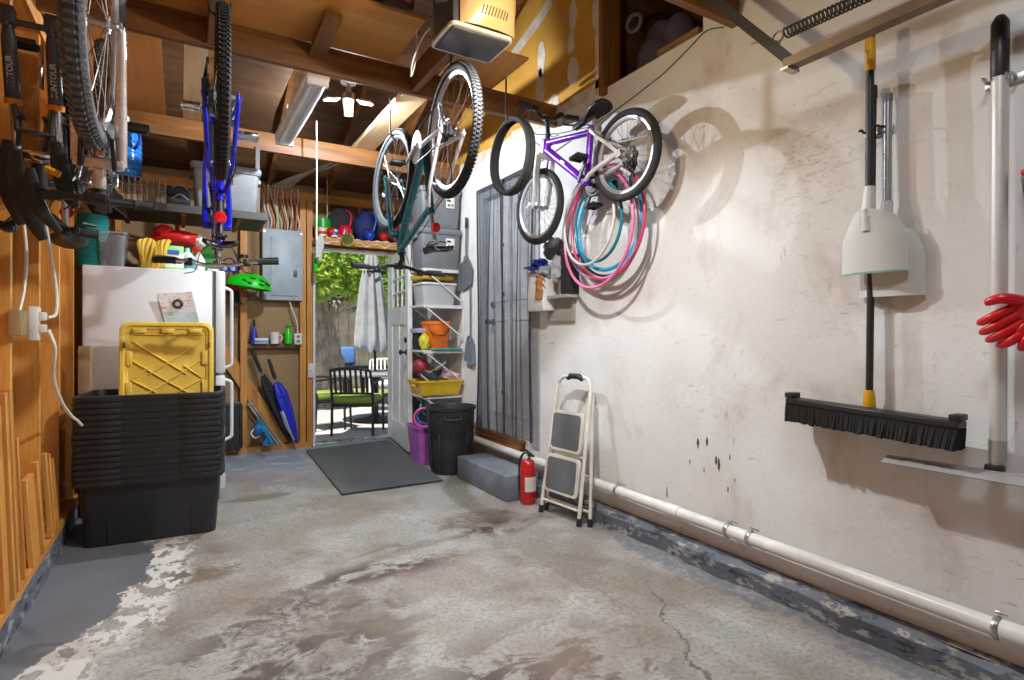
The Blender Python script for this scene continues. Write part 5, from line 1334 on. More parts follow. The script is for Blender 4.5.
# snow shovels hung over it
M_SCOOP = NT('white_polypropylene'); M_SCOOP.color((.60, .60, .57)); M_SCOOP.rough(.4); M_SCOOP.set(Subsurface_Weight=.1); M_SCOOP = M_SCOOP.m
def shovel(label, x, y, ztop, zs, w_, h_, edge, pole, grip, ydir):
    t = thing('snow_shovel', label, 'shovel', (x, y, zs-h_), None, 'snow shovels on the wall')
    def sf(u, v):
        s = (u-.5)*2; ww = w_*(.5+.5*min(1, (v*2.3+.12))**.6) if v < .45 else w_*(1+.04*(v-.45))
        return (x-.012-.030*(1-s*s)*(1-.5*v)+.028*abs(s)**3, y-ww*.5*s, zs-h_*v+.028*s*s*(1-v)*-1)
    b = MB(); b.grid(sf, 20, 16, .004); b.grid(lambda u, v: Vector(sf(.5+(u-.5)*.14, .0+.34*v))+Vector((-.005-.007*math.cos((u-.5)*PI), 0, 0)), 6, 6); b.build('scoop', M_SCOOP, t)
    b = MB(); b.tube([(x-.025, y, zs-.03), (x-.020, y, zs+.04), (x-.016, y, zs+.085)], [.026, .021, .0185], 14); b.build('socket', M_SCOOP, t)
    if edge: b = MB(); b.grid(lambda u, v: Vector(sf(u, .975+.03*v))+Vector((-.003, 0, 0)), 20, 2, .006); b.build('edge_strip', pm('green_edge', '#7fa79a', .4), t)
    b = MB(); b.tube([(x-.016, y, zs+.07), (x-.01, y, ztop)], .0135, 12); b.build('pole', pole, t)
    if grip: b = MB(); b.tube([(x-.01, y, ztop-.13), (x-.01, y, ztop-.125), (x-.01, y, ztop-.02), (x-.01, y, ztop-.005)], [.014, .0175, .0175, .014], 12); b.build('grip', bpy.data.materials['broom_yellow'], t); MB().tube([(x-.01, y, ztop-.008), (x-.01, y, ztop+.03)], .0155, 12).build('cap', M_BLACK, t)
    else: MB().tube([(x-.01, y, ztop-.008), (x-.01, y, ztop+.02)], .0155, 12).build('cap', M_GREYP, t)
    return t
shovel('white snow shovel with green scoop edge, hung in front of the push broom', 2.215, 1.128, 2.265, 1.62, .225, .235, True, M_BLACK, True, 0)
shovel('white snow shovel with grey pole, half hidden behind the front one', 2.272, 1.095, 2.03, 1.565, .22, .265, False, pm('grey_pole', (.34, .34, .35), .4, .6), False, 0)
for y, z, nm in ((1.14, 1.93, 'black tool clip holding the push broom pole'), (.762, 1.975, 'steel tool clip holding the long aluminium pole')):
    t = thing('tool_clip', nm, 'clip', (2.28, y, z)); MB().cbox((2.292, y, z), (.012, .10, .03), bevel=.003).build('plate', M_STEEL, t)
    for s in (1, -1): MB().tube(bez([(2.288, y+.03*s, z), (2.25, y+.036*s, z), (2.225, y+.028*s, z), (2.215, y+.034*s, z)], 4), .005, 6).build('arm', M_BLACK if y > 1 else M_STEEL, t)
# roof rake
t = thing('roof_rake', 'long aluminium snow rake with black grip hanging at the right end of the wall', 'snow rake', (2.25, .765, .7))
b = MB(); b.tube([(2.25, .765, .80), (2.25, .760, 1.98)], .0225, 18); b.build('pole', pm('satin_aluminium', (.66, .66, .67), .45, .35, var=.04), t)
MB().tube([(2.25, .760, 1.97), (2.25, .760, 1.98), (2.25, .759, 2.15), (2.25, .759, 2.172)], [.021, .024, .024, .012], 14).build('grip', M_BLACK, t)
b = MB(); b.tube([(2.25, .765, .82), (2.245, .765, .76), (2.235, .765, .715)], [.0235, .022, .013], 14); b.build('ferrule', pm('grey_blade', (.40, .40, .40), .45, .3), t)
b = MB(); b.tube([(2.235, .765, .73), (2.215, .73, .712)], .006, 8); b.tube([(2.235, .765, .73), (2.215, .83, .712)], .006, 8); b.cbox((2.228, .765, .73), (.03, .05, .03), bevel=.006); b.build('brace', M_BLACK, t)
def blade(u, v):
    y = 1.075-.66*u; return (2.225-.05*v-.004, y, .715-.012*math.sin(PI*u)*0+.05*(u-.0)*.25+.004-.055*v*v*0-.03*v+ .01*(1-u)*v)
b = MB(); b.grid(blade, 24, 4, .004); b.cbox((2.215, .745, .722), (.014, .66, .012), Rx(-.02), bevel=.003); b.build('blade', pm('grey_blade', (.40, .40, .40), .35, .6), t)
# red gloves on the rake pole
def glove(t, o, M, mt):
    b = MB(); b.ell(o, (.03, .05, .045), M, 18, 12)
    for k in range(4):
        p = Vector(o) + M @ Vector((-.005, -.036+.024*k, -.02)); q = Vector(o) + M @ Vector((-.03, -.045+.028*k, -.085-.012*(k in (1, 2)))); r = Vector(o) + M @ Vector((-.012, -.045+.028*k, -.125-.012*(k in (1, 2))))
        b.tube(bez([p, q, r], 5), [.0155]*5+[.0145, .014, .0135, .013, .012, .008][:6], 10)
    p = Vector(o) + M @ Vector((-.01, .04, 0)); b.tube(bez([p, Vector(o) + M @ Vector((-.03, .075, -.03)), Vector(o) + M @ Vector((-.035, .085, -.07))], 5), [.017]*5+[.016, .016, .015, .014, .013, .009][:6], 10)
    b.build('hand', mt, t)
    b = MB(); b.lathe([(.036, 0), (.04, .04), (.043, .09), (.038, .09), (.034, .01)], Vector(o)+M @ Vector((0, 0, .02)), M @ Vector((0, 0, 1)), 20); b.build('cuff', mt, t)
M_RGLV = pm('red_rubber', '#cf0c1c', .35, coat=.3)
t = thing('rubber_glove', 'red rubber glove hanging in front of the aluminium pole', 'glove', (2.17, .73, 1.13), None, 'red rubber gloves at the pole'); glove(t, (2.175, .655, 1.225), Rx(R(60)) @ Rz(R(15)), M_RGLV)
t = thing('rubber_glove', 'red rubber glove hanging lower, at the right edge beyond the pole', 'glove', (2.19, .66, 1.1), None, 'red rubber gloves at the pole'); glove(t, (2.19, .596, 1.215), Rx(R(36)) @ Rz(R(-5)), M_RGLV)
t = thing('tool_holster', 'black and red holder on the wall above the red gloves', 'holder', (2.27, .66, 1.58)); MB().cbox((2.26, .665, 1.60), (.06, .06, .10), bevel=.012, taper=1.3).build('pouch', M_BLACK, t); MB().cbox((2.26, .665, 1.655), (.07, .075, .018), bevel=.005).build('rim', M_REDP, t)
# overhead door track, hanger and spring
t = thing('door_track', 'steel overhead-door track with angle hanger at the top of the right wall', 'door track', (2.05, 0, 2.19))
M_TRK = pm('track_steel', (.20, .14, .09), .45, .4)
b = MB(); b.prism([(-.025, -.018), (.025, -.018), (.025, .018), (.02, .018), (.02, -.013), (-.02, -.013), (-.02, .018), (-.025, .018)], (2.05, 1.36, 2.215), (1, 0, 0), (0, 0, 1), (0, -3.8, 0)); b.build('rail', M_TRK, t, smooth=0)
b = MB(); b.beam((2.06, 1.345, 2.225), (2.05, 1.75, 2.70), .04, .006, up=(1, 0, 0)); b.beam((2.078, 1.345, 2.225), (2.068, 1.75, 2.70), .006, .034, up=(1, 0, 0)); b.build('hanger', pm('black_angle_iron', (.03, .027, .025), .6), t, smooth=0)
b = MB(); b.cbox((2.05, 1.345, 2.19), (.075, .03, .008)); b.cbox((2.08, 1.345, 2.215), (.008, .03, .06)); 
for dz in (-.01, .015): b.cyl((2.07, 1.345, 2.215+dz), (2.10, 1.345, 2.215+dz), .006, n=8)
b.build('end_bracket', M_STEEL, t)
t = thing('extension_spring', 'coiled black extension spring above the overhead-door track', 'spring', (2.1, .8, 2.35))
p0, p1 = Vector((2.10, 1.40, 2.372)), Vector((2.10, -.6, 2.30)); d = (p1-p0); pts = []
n_ = 125*8
for i in range(n_+1):
    a = 2*PI*i/8; q = p0+d*(i/n_); pts.append(q+Vector((.021*math.cos(a), 0, .021*math.sin(a))))
b = MB(); b.tube(pts, .0042, 5); b.build('coil', M_DKSTEEL, t)
b = MB(); b.ring(p0+Vector((0, .03, 0)), (1, 0, 0), .022, .004, 16, 6); b.tube(bez([p0+Vector((0, .05, 0)), p0+Vector((-.01, .10, .01)), p0+Vector((-.02, .14, .015))], 4), .004, 6); b.build('hook', M_STEEL, t)
MB().lathe([(.0, -.012), (.018, -.012), (.02, 0), (.018, .012), (0, .012)], p0+Vector((0, .045, -.028)), (1, 0, 0), 16).build('pulley', pm('yellow_pulley', '#c89a1a', .5), t)
# wire along the wall
b = MB(); b.tube(bez([W(480, 205, x=XR-.006)+Vector((0, 0, 0)), W(560, 148, x=XR-.006), W(624, 104, x=XR-.006), W(650, 84, x=XR-.006), W(665, 72, x=XR-.006), W(690, 47, x=XR-.006), W(706, 31, x=XR-.006), W(724, 27, x=XR-.006)], 5), .0025, 6); T(b, 'bell_wire', M_DKSTEEL, 'thin dark wire stapled across the white wall below the loft opening', 'wire')
# things in the loft cupboard
b = MB(); b.ell((2.62, 2.56, 2.90), (.16, .16, .20), nu=24, nv=14, fn=lambda p: 1+.12*math.sin(5*p.x+4*p.z)); b.ell((2.60, 2.42, 2.98), (.10, .10, .12), nu=20, nv=12)
T(b, 'cloth_bundle', pm('mauve_cloth', (.10, .08, .15), .9), 'mauve cloth bundle inside the loft opening', 'bundle')
T(MB().cbox((2.56, 2.30, 2.72), (.22, .3, .22), bevel=.006).cbox((2.56, 2.30, 2.84), (.23, .31, .03), bevel=.004), 'cardboard_box', M_CARD, 'cardboard box inside the loft opening', 'box')
b = MB(); b.ring((2.38, 2.58, 3.06), (1, .2, 0), .05, .012, 24, 8); T(b, 'tape_roll', pm('mauve_tape', (.14, .12, .19), .6), 'tape roll on top of the mauve bundle in the loft opening', 'tape roll')

# ---- wire shelving by the open door
t = thing('shelf_unit', 'white bracketed wall shelving behind the open back door', 'shelving', (2.1, 5.0, .6))
M_SHW = pm('white_shelf', (.66, .66, .64), .45)
SH = [1.775, 1.445, 1.03, .615]
for z in SH:
    b = MB()
    b.box(1.89, 2.285, 4.80, 5.12, z-.018, z)
    o = b.build('board', M_SHW if z > .7 else M_STEEL, t)
    for y in (4.81, 5.10):
        b = MB(); b.beam((1.92, y, z-.022), (2.29, y, z-.30), .02, .012, up=(1, 0, 0)); b.beam((1.90, y, z-.024), (2.295, y, z-.024), .02, .012); b.beam((2.292, y, z), (2.292, y, z-.33), .02, .012, up=(1, 0, 0)); b.build('bracket', M_SHW, t, smooth=0)
def label_plate(tt, y, z):
    pass
for k, (z, lab) in enumerate(((1.775, 'dark grey lidded bin with white label, on the top shelf board'), (2.155, 'dark grey lidded bin with white label, stacked on the other grey bin'))):
    g = grey_tote('storage_bin', lab, 2.085, 4.97, z+.002, .41, .31, .352, M_GREYP, 'dark grey bins on the wall shelving')
    o = MB().cbox((.085, -.149, .24), (.085, .006, .10), Rx(-.03), bevel=.002).build('label_card', M_CREAM, g, world=False)
    for dx, dz, w_ in ((.07, .26, .04), (.105, .22, .016), (.07, .217, .022)): MB().cbox((dx, -.1535, dz), (w_, .003, .018), Rx(-.03)).build('label_mark', M_DKSTEEL, o, world=False)
t = thing('clear_storage_box', 'frosted clear box with white lid on the second shelf board', 'storage box', (2.02, 5.0, 1.447))
M_FROST = NT('frosted_plastic'); M_FROST.color((.62, .64, .65)); M_FROST.rough(.35); M_FROST.set(Transmission_Weight=.35, IOR=1.3); M_FROST = M_FROST.m
q = lambda w_, d_, z: rr3(w_, d_*.9, .03, z, 2.07, 4.96)
MB().loft([q(.30, .28, 1.447), q(.34, .31, 1.63), q(.33, .30, 1.63), q(.29, .27, 1.453)]).build('tub', M_FROST, t)
MB().loft([q(.35, .32, 1.63), q(.36, .33, 1.635), q(.36, .33, 1.648), q(.33, .3, 1.652)]).build('lid', M_SHW, t)
b = bagfn((2.07, 4.96, 1.53), .11, .10, .07, 3); b.build('cloth', M_CREAM, t)
T(MB().cbox((2.05, 4.97, 1.705), (.32, .26, .045), Rz(.1), bevel=.008), 'yellow_folder', pm('mustard_yellow', '#b89a28', .6), 'mustard yellow flat case under the lower grey bin', 'case')
T(MB().ell((2.12, 4.9, 1.50), (.05, .05, .05), nu=20, nv=14), 'toy_ball', M_BLUEP, 'small blue ball right of the frosted box', 'ball')
t = thing('bucket', 'orange bucket with black handle on the third shelf board', 'bucket', (2.06, 4.98, 1.032)); c = Vector((2.09, 4.965, 1.032))
MB().lathe([(0, .0), (.105, 0), (.108, .005), (.135, .235), (.142, .237), (.142, .262), (.136, .265), (.131, .24), (.103, .008), (0, .008)], c, n=32).build('pail', pm('orange_plastic', '#e0701a', .4), t)
MB().tube(bez([c+Vector((-.12, -.075, .235)), c+Vector((-.09, -.12, .16)), c+Vector((-.02, -.145, .13)), c+Vector((.06, -.125, .16)), c+Vector((.115, -.075, .235))], 6), .005, 6).build('handle', M_BLACK, t)
T(bagfn((1.935, 4.88, 1.105), .045, .06, .075, 2), 'yellow_bag', pm('yellow_wrap', '#d6cb3c', .5), 'crumpled yellow bag left of the orange bucket', 'bag')
t = thing('board_game', 'flat lilac box lying on the yellow bag beside the orange bucket', 'box', (1.9, 5.05, 1.2)); MB().cbox((1.94, 5.03, 1.21), (.10, .2, .04), bevel=.004).build('tray', pm('lilac_box', (.45, .36, .52), .6), t)
MB().cbox((1.945, 5.03, 1.11), (.08, .15, .155), bevel=.004).build('stack', M_DARKF, t)
T(MB().cbox((2.12, 4.80, 1.038), (.30, .07, .016), Rz(-.05), bevel=.006), 'teal_tray', pm('teal_tray_plastic', '#2aa0a0', .4), 'teal strip tray on the edge of the third shelf board', 'tray')
# yellow bin of shoes
t = thing('yellow_bin', 'low yellow bin full of shoes on the bottom shelf board', 'bin', (2.0, 4.95, .617))
q = lambda w_, d_, z: rr3(w_, d_*.86, .025, z, 2.07, 4.94)
MB().loft([q(.38, .33, .617), q(.43, .37, .73), q(.45, .39, .735), q(.45, .39, .755), q(.42, .36, .75), q(.37, .32, .622)]).build('tub', pm('bin_yellow', '#d8b42a', .4), t)
for s in (-1, 1): MB().cbox((2.07+s*.225, 4.94, .70), (.02, .12, .03), bevel=.006).build('handle', bpy.data.materials['bin_yellow'], t)
def shoe(label, p, yaw, pitch, upper, sole):
    t = thing('shoe', label, 'shoe', p, Rz(yaw) @ Ry(pitch), 'shoes in the yellow bin')
    def sfn(u, v):
        x = -.11+.24*u; a = 2*PI*v; h = .075-.045*max(0, (u-.35)/.65)**1.1; w_ = .036+.008*math.sin(PI*u)
        if u < .08: w_ *= .6+5*u
        if u > .9: w_ *= 1-(u-.9)*5; h *= 1-(u-.9)*3
        return (x, w_*math.cos(a), max(.012, h*.5+h*.55*math.sin(a)))
    MB().loft([[Vector(sfn(u/14, v/16)) for v in range(16)] for u in range(15)]).build('upper', upper, t, world=False)
    MB().loft([[Vector((x*.25-.11*0, y, z)) for x, y in so] for z, so in ((0, [(-.42+.0, -.03), (-.2, -.037), (.2, -.04), (.45, -.03), (.53, 0), (.45, .03), (.2, .04), (-.2, .037), (-.42, .03), (-.45, 0)]), (.018, [(-.43, -.031), (-.2, -.039), (.2, -.042), (.46, -.032), (.55, 0), (.46, .032), (.2, .042), (-.2, .039), (-.43, .031), (-.46, 0)]))]).build('sole', sole, t, world=False)
    b = MB()
    for k in range(4): b.tube([(.0+.022*k, -.022, .066-.008*k), (.01+.022*k, 0, .080-.010*k), (.0+.022*k, .022, .066-.008*k)], .0035, 5)
    b.build('laces', M_CREAM, t, world=False)
shoe('black running shoe with white sole at the left of the yellow bin', (1.98, 4.89, .76), 1.9, -.5, M_DARKF, M_CREAM)
shoe('black shoe lying in the middle of the yellow bin', (2.07, 4.92, .77), .6, -.4, M_DARKF, M_GREYP)
shoe('pink shoe at the right of the yellow bin', (2.17, 4.91, .765), 2.4, -.35, pm('pink_shoe', (.72, .42, .46), .7), M_CREAM)
shoe('grey and white shoe on top of the pile in the yellow bin', (2.09, 5.0, .83), -.5, -.6, M_GREYP, M_CREAM)
T(MB().ell((1.95, 5.0, .87), (.08, .08, .08), nu=24, nv=16), 'ball', pm('maroon_rubber', (.30, .03, .03), .5, bump=.5, bscale=90), 'dark red ball beside the shoes, behind the open door edge', 'ball')
# pink bin with hoops and cords
t = thing('toy_bin', 'lilac-pink bin full of toys on the floor behind the open door', 'bin', (1.85, 4.72, 0))
q = lambda w_, d_, z: rr3(w_, d_, .02, z, 1.945, 4.87)
MB().loft([q(.20, .26, .002), q(.25, .32, .33), q(.27, .34, .335), q(.27, .34, .35), q(.24, .31, .345), q(.19, .25, .008)]).build('tub', pm('lilac_plastic', '#b565c0', .35), t)
for k, (hx, lab) in enumerate((('#e04f8a', 'pink ring toy standing in the lilac bin'), ('#2b62c0', 'blue ring toy in the lilac bin'), ('#2a9b7a', 'green ring toy leaning at the back of the lilac bin'))):
    b = MB(); b.ring((1.90+.03*k, 4.80+.06*k, .42+.07*(k == 2)), Vector((.5*k-.4, -1, .35)), .085-.012*k, .011, 36, 8); T(b, 'ring_toy', pm('ring'+hx[1:], hx, .4), lab, 'toy', 'ring toys in the lilac bin')
# trash can
c = Vector((2.005, 4.44, 0)); t = thing('trash_can', 'dark grey trash can on the floor by the wall shelving', 'trash can', c)
M_TC = pm('charcoal_bin', (.028, .029, .032), .5)
b = MB(); b.lathe([(0, .005), (.165, .0), (.172, .012), (.185, .25), (.190, .34), (.194, .345), (.203, .53), (.214, .535), (.216, .56), (.208, .563), (.200, .54), (.18, .2), (.165, .015), (0, .015)], c, n=40)
for k in range(10):
    a = 2*PI*k/10; b.beam(c+Vector((.176*math.cos(a), .176*math.sin(a), .02)), c+Vector((.196*math.cos(a), .196*math.sin(a), .34)), .02, .012, up=(math.cos(a), math.sin(a), 0), bevel=.003)
b.build('can', M_TC, t)
a = R(250); e = Vector((math.cos(a), math.sin(a), 0)); tg_ = Vector((-e.y, e.x, 0))
b = MB(); b.tube(bez([c+e*.205-tg_*.06+Vector((0, 0, .50)), c+e*.222-tg_*.06+Vector((0, 0, .47)), c+e*.222+tg_*.06+Vector((0, 0, .47)), c+e*.205+tg_*.06+Vector((0, 0, .50))], 5), .008, 8); b.build('handle', M_TC, t)
# long-handled dustpan and hand dustpan on the wall
M_PAN = pm('slate_plastic', (.12, .13, .15), .5)
t = thing('lobby_dustpan', 'dark grey dustpan with upright handle hanging on the wall by the shelving', 'dustpan', (2.27, 4.7, 1.55))
b = MB(); b.prism([(-.09, -.02), (-.10, -.28), (.10, -.235), (.12, -.10), (.05, 0), (-.02, .03)], (2.285, 4.70, 1.86), (0, -1, 0), (0, 0, 1), (-.012, 0, 0)); b.beam((2.262, 4.79, 1.84), (2.262, 4.80, 1.585), .04, .01, up=(0, 1, 0)); b.build('pan', M_PAN, t)
MB().tube([(2.275, 4.70, 1.87), (2.275, 4.70, 2.0), (2.275, 4.695, 2.16)], .010, 10).build('pole', M_PAN, t); MB().tube([(2.275, 4.695, 2.15), (2.275, 4.695, 2.16), (2.275, 4.695, 2.25)], [.01, .014, .013], 10).build('grip', M_BLACK, t)
MB().cbox((2.27, 4.70, 1.87), (.025, .04, .06), bevel=.006).build('socket', M_PAN, t)
t = thing('hand_dustpan', 'slate dustpan with blue lip on a long thin pole, hanging lower on the same wall', 'dustpan', (2.27, 4.62, .92))
b = MB(); b.prism([(-.045, .04), (-.085, -.13), (.085, -.165), (.06, .03)], (2.285, 4.62, 1.075), (0, -1, 0), (0, 0, 1), (-.03, 0, 0)); b.build('pan', pm('bluish_slate', (.16, .20, .25), .5), t)
MB().tube([(2.282, 4.62, 1.10), (2.282, 4.63, 1.60)], .008, 8).build('pole', M_PAN, t); MB().ring((2.27, 4.62, 1.115), (1, 0, 0), .038, .012, 20, 8).build('handle', M_PAN, t); MB().beam((2.262, 4.71, .948), (2.262, 4.535, .912), .012, .03, bevel=.003).build('lip', pm('blue_lip', '#7f9fc0', .4), t)
# open back door, hinged on the right jamb
hx0 = Vector((2.055, 6.16, 0)); hx1 = Vector((1.935, 5.25, 0)); dv = (hx1-hx0).normalized(); nv = Vector((-dv.y, dv.x, 0)); nv = nv if nv.x < 0 else -nv
Lw = (hx1-hx0).length
def DM(u, z, off): return hx0+dv*(Lw*u)+nv*off+Vector((0, 0, z))
Md = plane_M(hx0, dv, (0, 0, 1))
sgn = 1 if (Md.to_3x3() @ Vector((0, 0, 1))).dot(nv) > 0 else -1
def dbox(b, u0, u1, z0, z1, o0, o1, m=0):
    vs = [Md @ Vector((u*Lw, z, o*sgn)) for u in (u0, u1) for z in (z0, z1) for o in (o0, o1)]
    b.add(vs, [(0,1,3,2),(4,6,7,5),(0,4,5,1),(2,3,7,6),(0,2,6,4),(1,5,7,3)], m)
b = MB(); T_ = .022
dbox(b, 0, .13, .03, 2.05, -T_, T_); dbox(b, .87, 1, .03, 2.05, -T_, T_); dbox(b, .13, .87, 1.98-.05, 2.05, -T_, T_); dbox(b, .13, .87, 1.28, 1.46, -T_, T_); dbox(b, .13, .87, .03, .26, -T_, T_); dbox(b, .455, .545, .26, 1.28, -T_, T_)
dbox(b, .13, .455, .26, 1.28, -.010, .010); dbox(b, .545, .87, .26, 1.28, -.010, .010)
for u0, u1 in ((.19, .40), (.60, .81)): dbox(b, u0, u1, .34, 1.20, -.016, .016)
for k in (1, 2): dbox(b, .13+.74*k/3-.01, .13+.74*k/3+.01, 1.46, 1.93, -.012, .012); dbox(b, .13, .87, 1.46+.47*k/3-.009, 1.46+.47*k/3+.009, -.0118, .0118)
door1 = b.build('door_1', M_WHITE, kind='structure', smooth=0)
M_GLASS = NT('window_glass'); M_GLASS.color((.9, .95, .95)); M_GLASS.rough(.02); M_GLASS.set(Transmission_Weight=1.0, IOR=1.45); M_GLASS = M_GLASS.m
b = MB(); dbox(b, .125, .875, 1.455, 1.935, -.003, .003); b.build('pane', M_GLASS, door1, smooth=0)
for z, nm in ((1.0, 'door_knob'), (1.12, 'deadbolt')):
    for s in (1, -1):
        p = DM(.93, z, s*T_); b = MB()
        if nm == 'door_knob': b.lathe([(.03, 0), (.03, .008), (.012, .014), (.012, .04), (.026, .05), (.028, .062), (.018, .072), (0, .073)], p, nv*s, 20)
        else: b.lathe([(.028, 0), (.028, .012), (.02, .02), (0, .02)], p, nv*s, 20)
        b.build(nm, M_BLACK, door1)
for z in (.25, 1.05, 1.85): b = MB(); p = DM(0, z, T_*.0)+Vector((.0, .012, 0)); b.cyl(p-Vector((0, 0, .045)), p+Vector((0, 0, .045)), .007, n=8); b.build('hinge', M_STEEL, door1)
# door mat
t = thing('door_mat', 'ribbed dark grey rubber mat inside the back door', 'mat', (1.45, 5.1, 0))
ma, mb_, mc, md = Vector((1.09, 5.93, 0)), Vector((1.01, 4.14, 0)), Vector((1.80, 4.14, 0)), Vector((1.98, 6.05, 0))
def mt(u, v): return (ma.lerp(mb_, v)).lerp(md.lerp(mc, v), u)
b = MB(); b.grid(lambda u, v: mt(u, v)+Vector((0, 0, .010)), 12, 12, .008); b.build('base', pm('mat_edge_rubber', (.10, .104, .11), .6), t)
b = MB()
for k in range(62):
    v = .035+.93*k/61; p, q = mt(.06, v), mt(.94, v); b.beam(p+Vector((0, 0, .0125)), q+Vector((0, 0, .0125)), .014, .007, bevel=.0)
b.build('ribbing', pm('mat_pile', (.05, .053, .057), .9), t, smooth=0)

# ---- ceiling fittings and what lies on the ties
t = thing('led_garage_lamp', 'bright three-panel LED lamp under the roof between the ceiling beams', 'lamp', LED+Vector((0, 0, .0)))
b = MB(); b.cyl(LED+Vector((0, 0, .02)), LED+Vector((0, 0, .07)), .045, .04, 20); b.cyl(LED+Vector((0, 0, .07)), LED+Vector((0, 0, .14)), .018, n=14); b.build('base', M_ALU, t)
b = MB(); b.lathe([(.052, .14), (.055, .15), (.045, .19), (0, .19)], LED, n=20); b.build('socket', M_CREAM, t)
M_LED = emit('led_light', (.92, .96, 1.0), 14)
for k in range(3):
    a = R(75+120*k); d = Vector((math.cos(a), math.sin(a), -.25)).normalized(); s_ = Vector((-math.sin(a), math.cos(a), 0)); c = LED+Vector((0, 0, .03))+d*.135
    Mx = Matrix((d, s_, d.cross(s_))).transposed()
    b = MB(); b.cbox(c, (.105, .07, .016), Mx, .006)
    o = b.build('panel_housing', M_ALU, t)
    nrm = Mx @ Vector((0, 0, 1)); nrm = nrm if nrm.z < 0 else -nrm
    b = MB(); b.cbox(c+nrm*.009, (.088, .052, .004), Mx, .001); b.build('led_panel', M_LED, o)
b = MB(); b.lathe([(0, -.028), (.028, -.02), (.034, 0), (.034, .02), (0, .02)], LED, n=20); b.build('led_center', M_LED, t)
MB().box(LED.x-.42, LED.x+.28, LED.y-.05, LED.y+.05, LED.z+.19, LED.z+.23).build('mounting_board', WD['darkx'], t)
# fluorescent fitting
t = thing('fluorescent_fixture', 'white fluorescent strip fixture hanging unlit under the roof', 'light fixture', (.67, 3.75, 2.58))
fa_, fb_ = Vector((.69, 3.38, 2.665)), Vector((.655, 4.40, 2.60))
b = MB(); b.beam(fa_, fb_, .13, .04, bevel=.004); b.build('housing', M_WHITE, t)
for s in (-.033, .033): b = MB(); b.tube([fa_+Vector((s, .05, -.035)), fb_+Vector((s, -.05, -.035))], .014, 12); b.build('tube', pm('fluorescent_tube', (.80, .82, .84), .2), t)
for e, k in ((fa_, .02), (fb_, -.02)): b = MB(); b.cbox(e+Vector((0, k, -.03)), (.12, .03, .05), bevel=.004); b.build('end_cap', M_WHITE, t)
for e, k in ((fa_, .15), (fb_, -.15)): b = MB(); b.tube([e+Vector((0, k, .02)), e+Vector((0, k, .20))], .003, 6); b.build('chain', M_STEEL, t)
for (x, y, z0, z1, lab) in ((.921, 4.58, 1.92, 2.84, 'white pull cord hanging below the LED lamp, the longer one'), (1.30, 5.95, 2.30, 2.78, 'thin grey cord hanging over the door shelf')):
    b = MB(); b.tube([(x, y, z0), (x+.002, y, (z0+z1)/2), (x, y, z1)], .0045 if y < 5 else .003, 6); b.ell((x, y, z0), (.008, .008, .014), nu=10, nv=8); T(b, 'pull_cord', M_CREAM, lab, 'cord')
# plywood and lumber on the ties
Z0 = 2.792
T(MB().box(-.53, 1.10, 2.75, 3.42, Z0, Z0+.015), 'plywood_sheet', WD['plyx'], 'wide plywood sheet lying on the front ceiling beam', 'plywood sheet', smooth=0)
T(MB().box(1.40, 1.78, 2.83, 3.42, Z0, Z0+.015), 'plywood_sheet', WD['plyy'], 'small plywood piece lying on the beam behind the door opener', 'plywood sheet', smooth=0)
T(MB().box(-.53, -.09, 3.45, 4.96, Z0, Z0+.015), 'plywood_sheet', WD['plyy'], 'narrow plywood sheet lying between the two ceiling beams on the left', 'plywood sheet', smooth=0)
T(MB().box(.02, .14, 3.34, 5.2, Z0, Z0+.04), 'ceiling_board', WD['paley'], 'pale board lying across the ceiling beams behind the blue bicycle', 'board', smooth=0)
T(MB().box(1.30, 1.47, 3.31, 5.1, Z0, Z0+.04), 'ceiling_board', WD['paley'], 'pale plank lying across the ceiling beams above the teal bicycle', 'board', smooth=0)
T(MB().box(.20, .60, 3.40, 5.0, Z0+.0, Z0+.015), 'plywood_sheet', WD['roof'], 'dark knotty sheet lying across the ceiling beams left of the fluorescent fixture', 'plywood sheet', smooth=0)
for x, y0, y1, z, lab in ((1.235, 1.81, 3.28, 2.72, 'dark joist carrying the bicycle hooks behind the door opener'), (.14, 1.81, 3.28, 2.72, 'joist carrying the hook of the blue bicycle')):
    MB().box(x-.02, x+.02, y0, y1, z-.07, z+.07).build('ceiling_joist', WD['darky'], kind='structure', smooth=0)
T(MB().cbox((.66, 3.08, 2.772-.03), (.085, .42, .035), Rx(-.06), bevel=.003), 'beam_stub', WD['darky'], 'short dark board end poking out below the plywood over the front beam', 'board')
# things stored on the plywood
b = MB(); b.beam((.15, 2.80, 2.885), (1.05, 2.83, 2.885), .09, .06, bevel=.004); T(b, 'storage_plank', WD['darkx'], 'dark plank lying along the front edge of the wide plywood', 'board')
b = MB(); b.tube([(-.2, 2.71, 2.90), (1.0, 2.76, 2.90)], .028, 14); b.tube([(1.0, 2.76, 2.90), (1.02, 2.76, 2.90)], .03, 14); T(b, 'conduit_pipe', pm('grey_conduit', (.40, .40, .38), .5), 'grey conduit pipe lying on the plywood edge', 'pipe')
T(MB().cbox((.55, 2.95, 2.95), (.7, .28, .22), bevel=.006).cbox((.55, 2.95, 3.07), (.71, .29, .03), bevel=.004), 'cardboard_box', M_CARD, 'long cardboard box stored on top of the wide plywood', 'box')
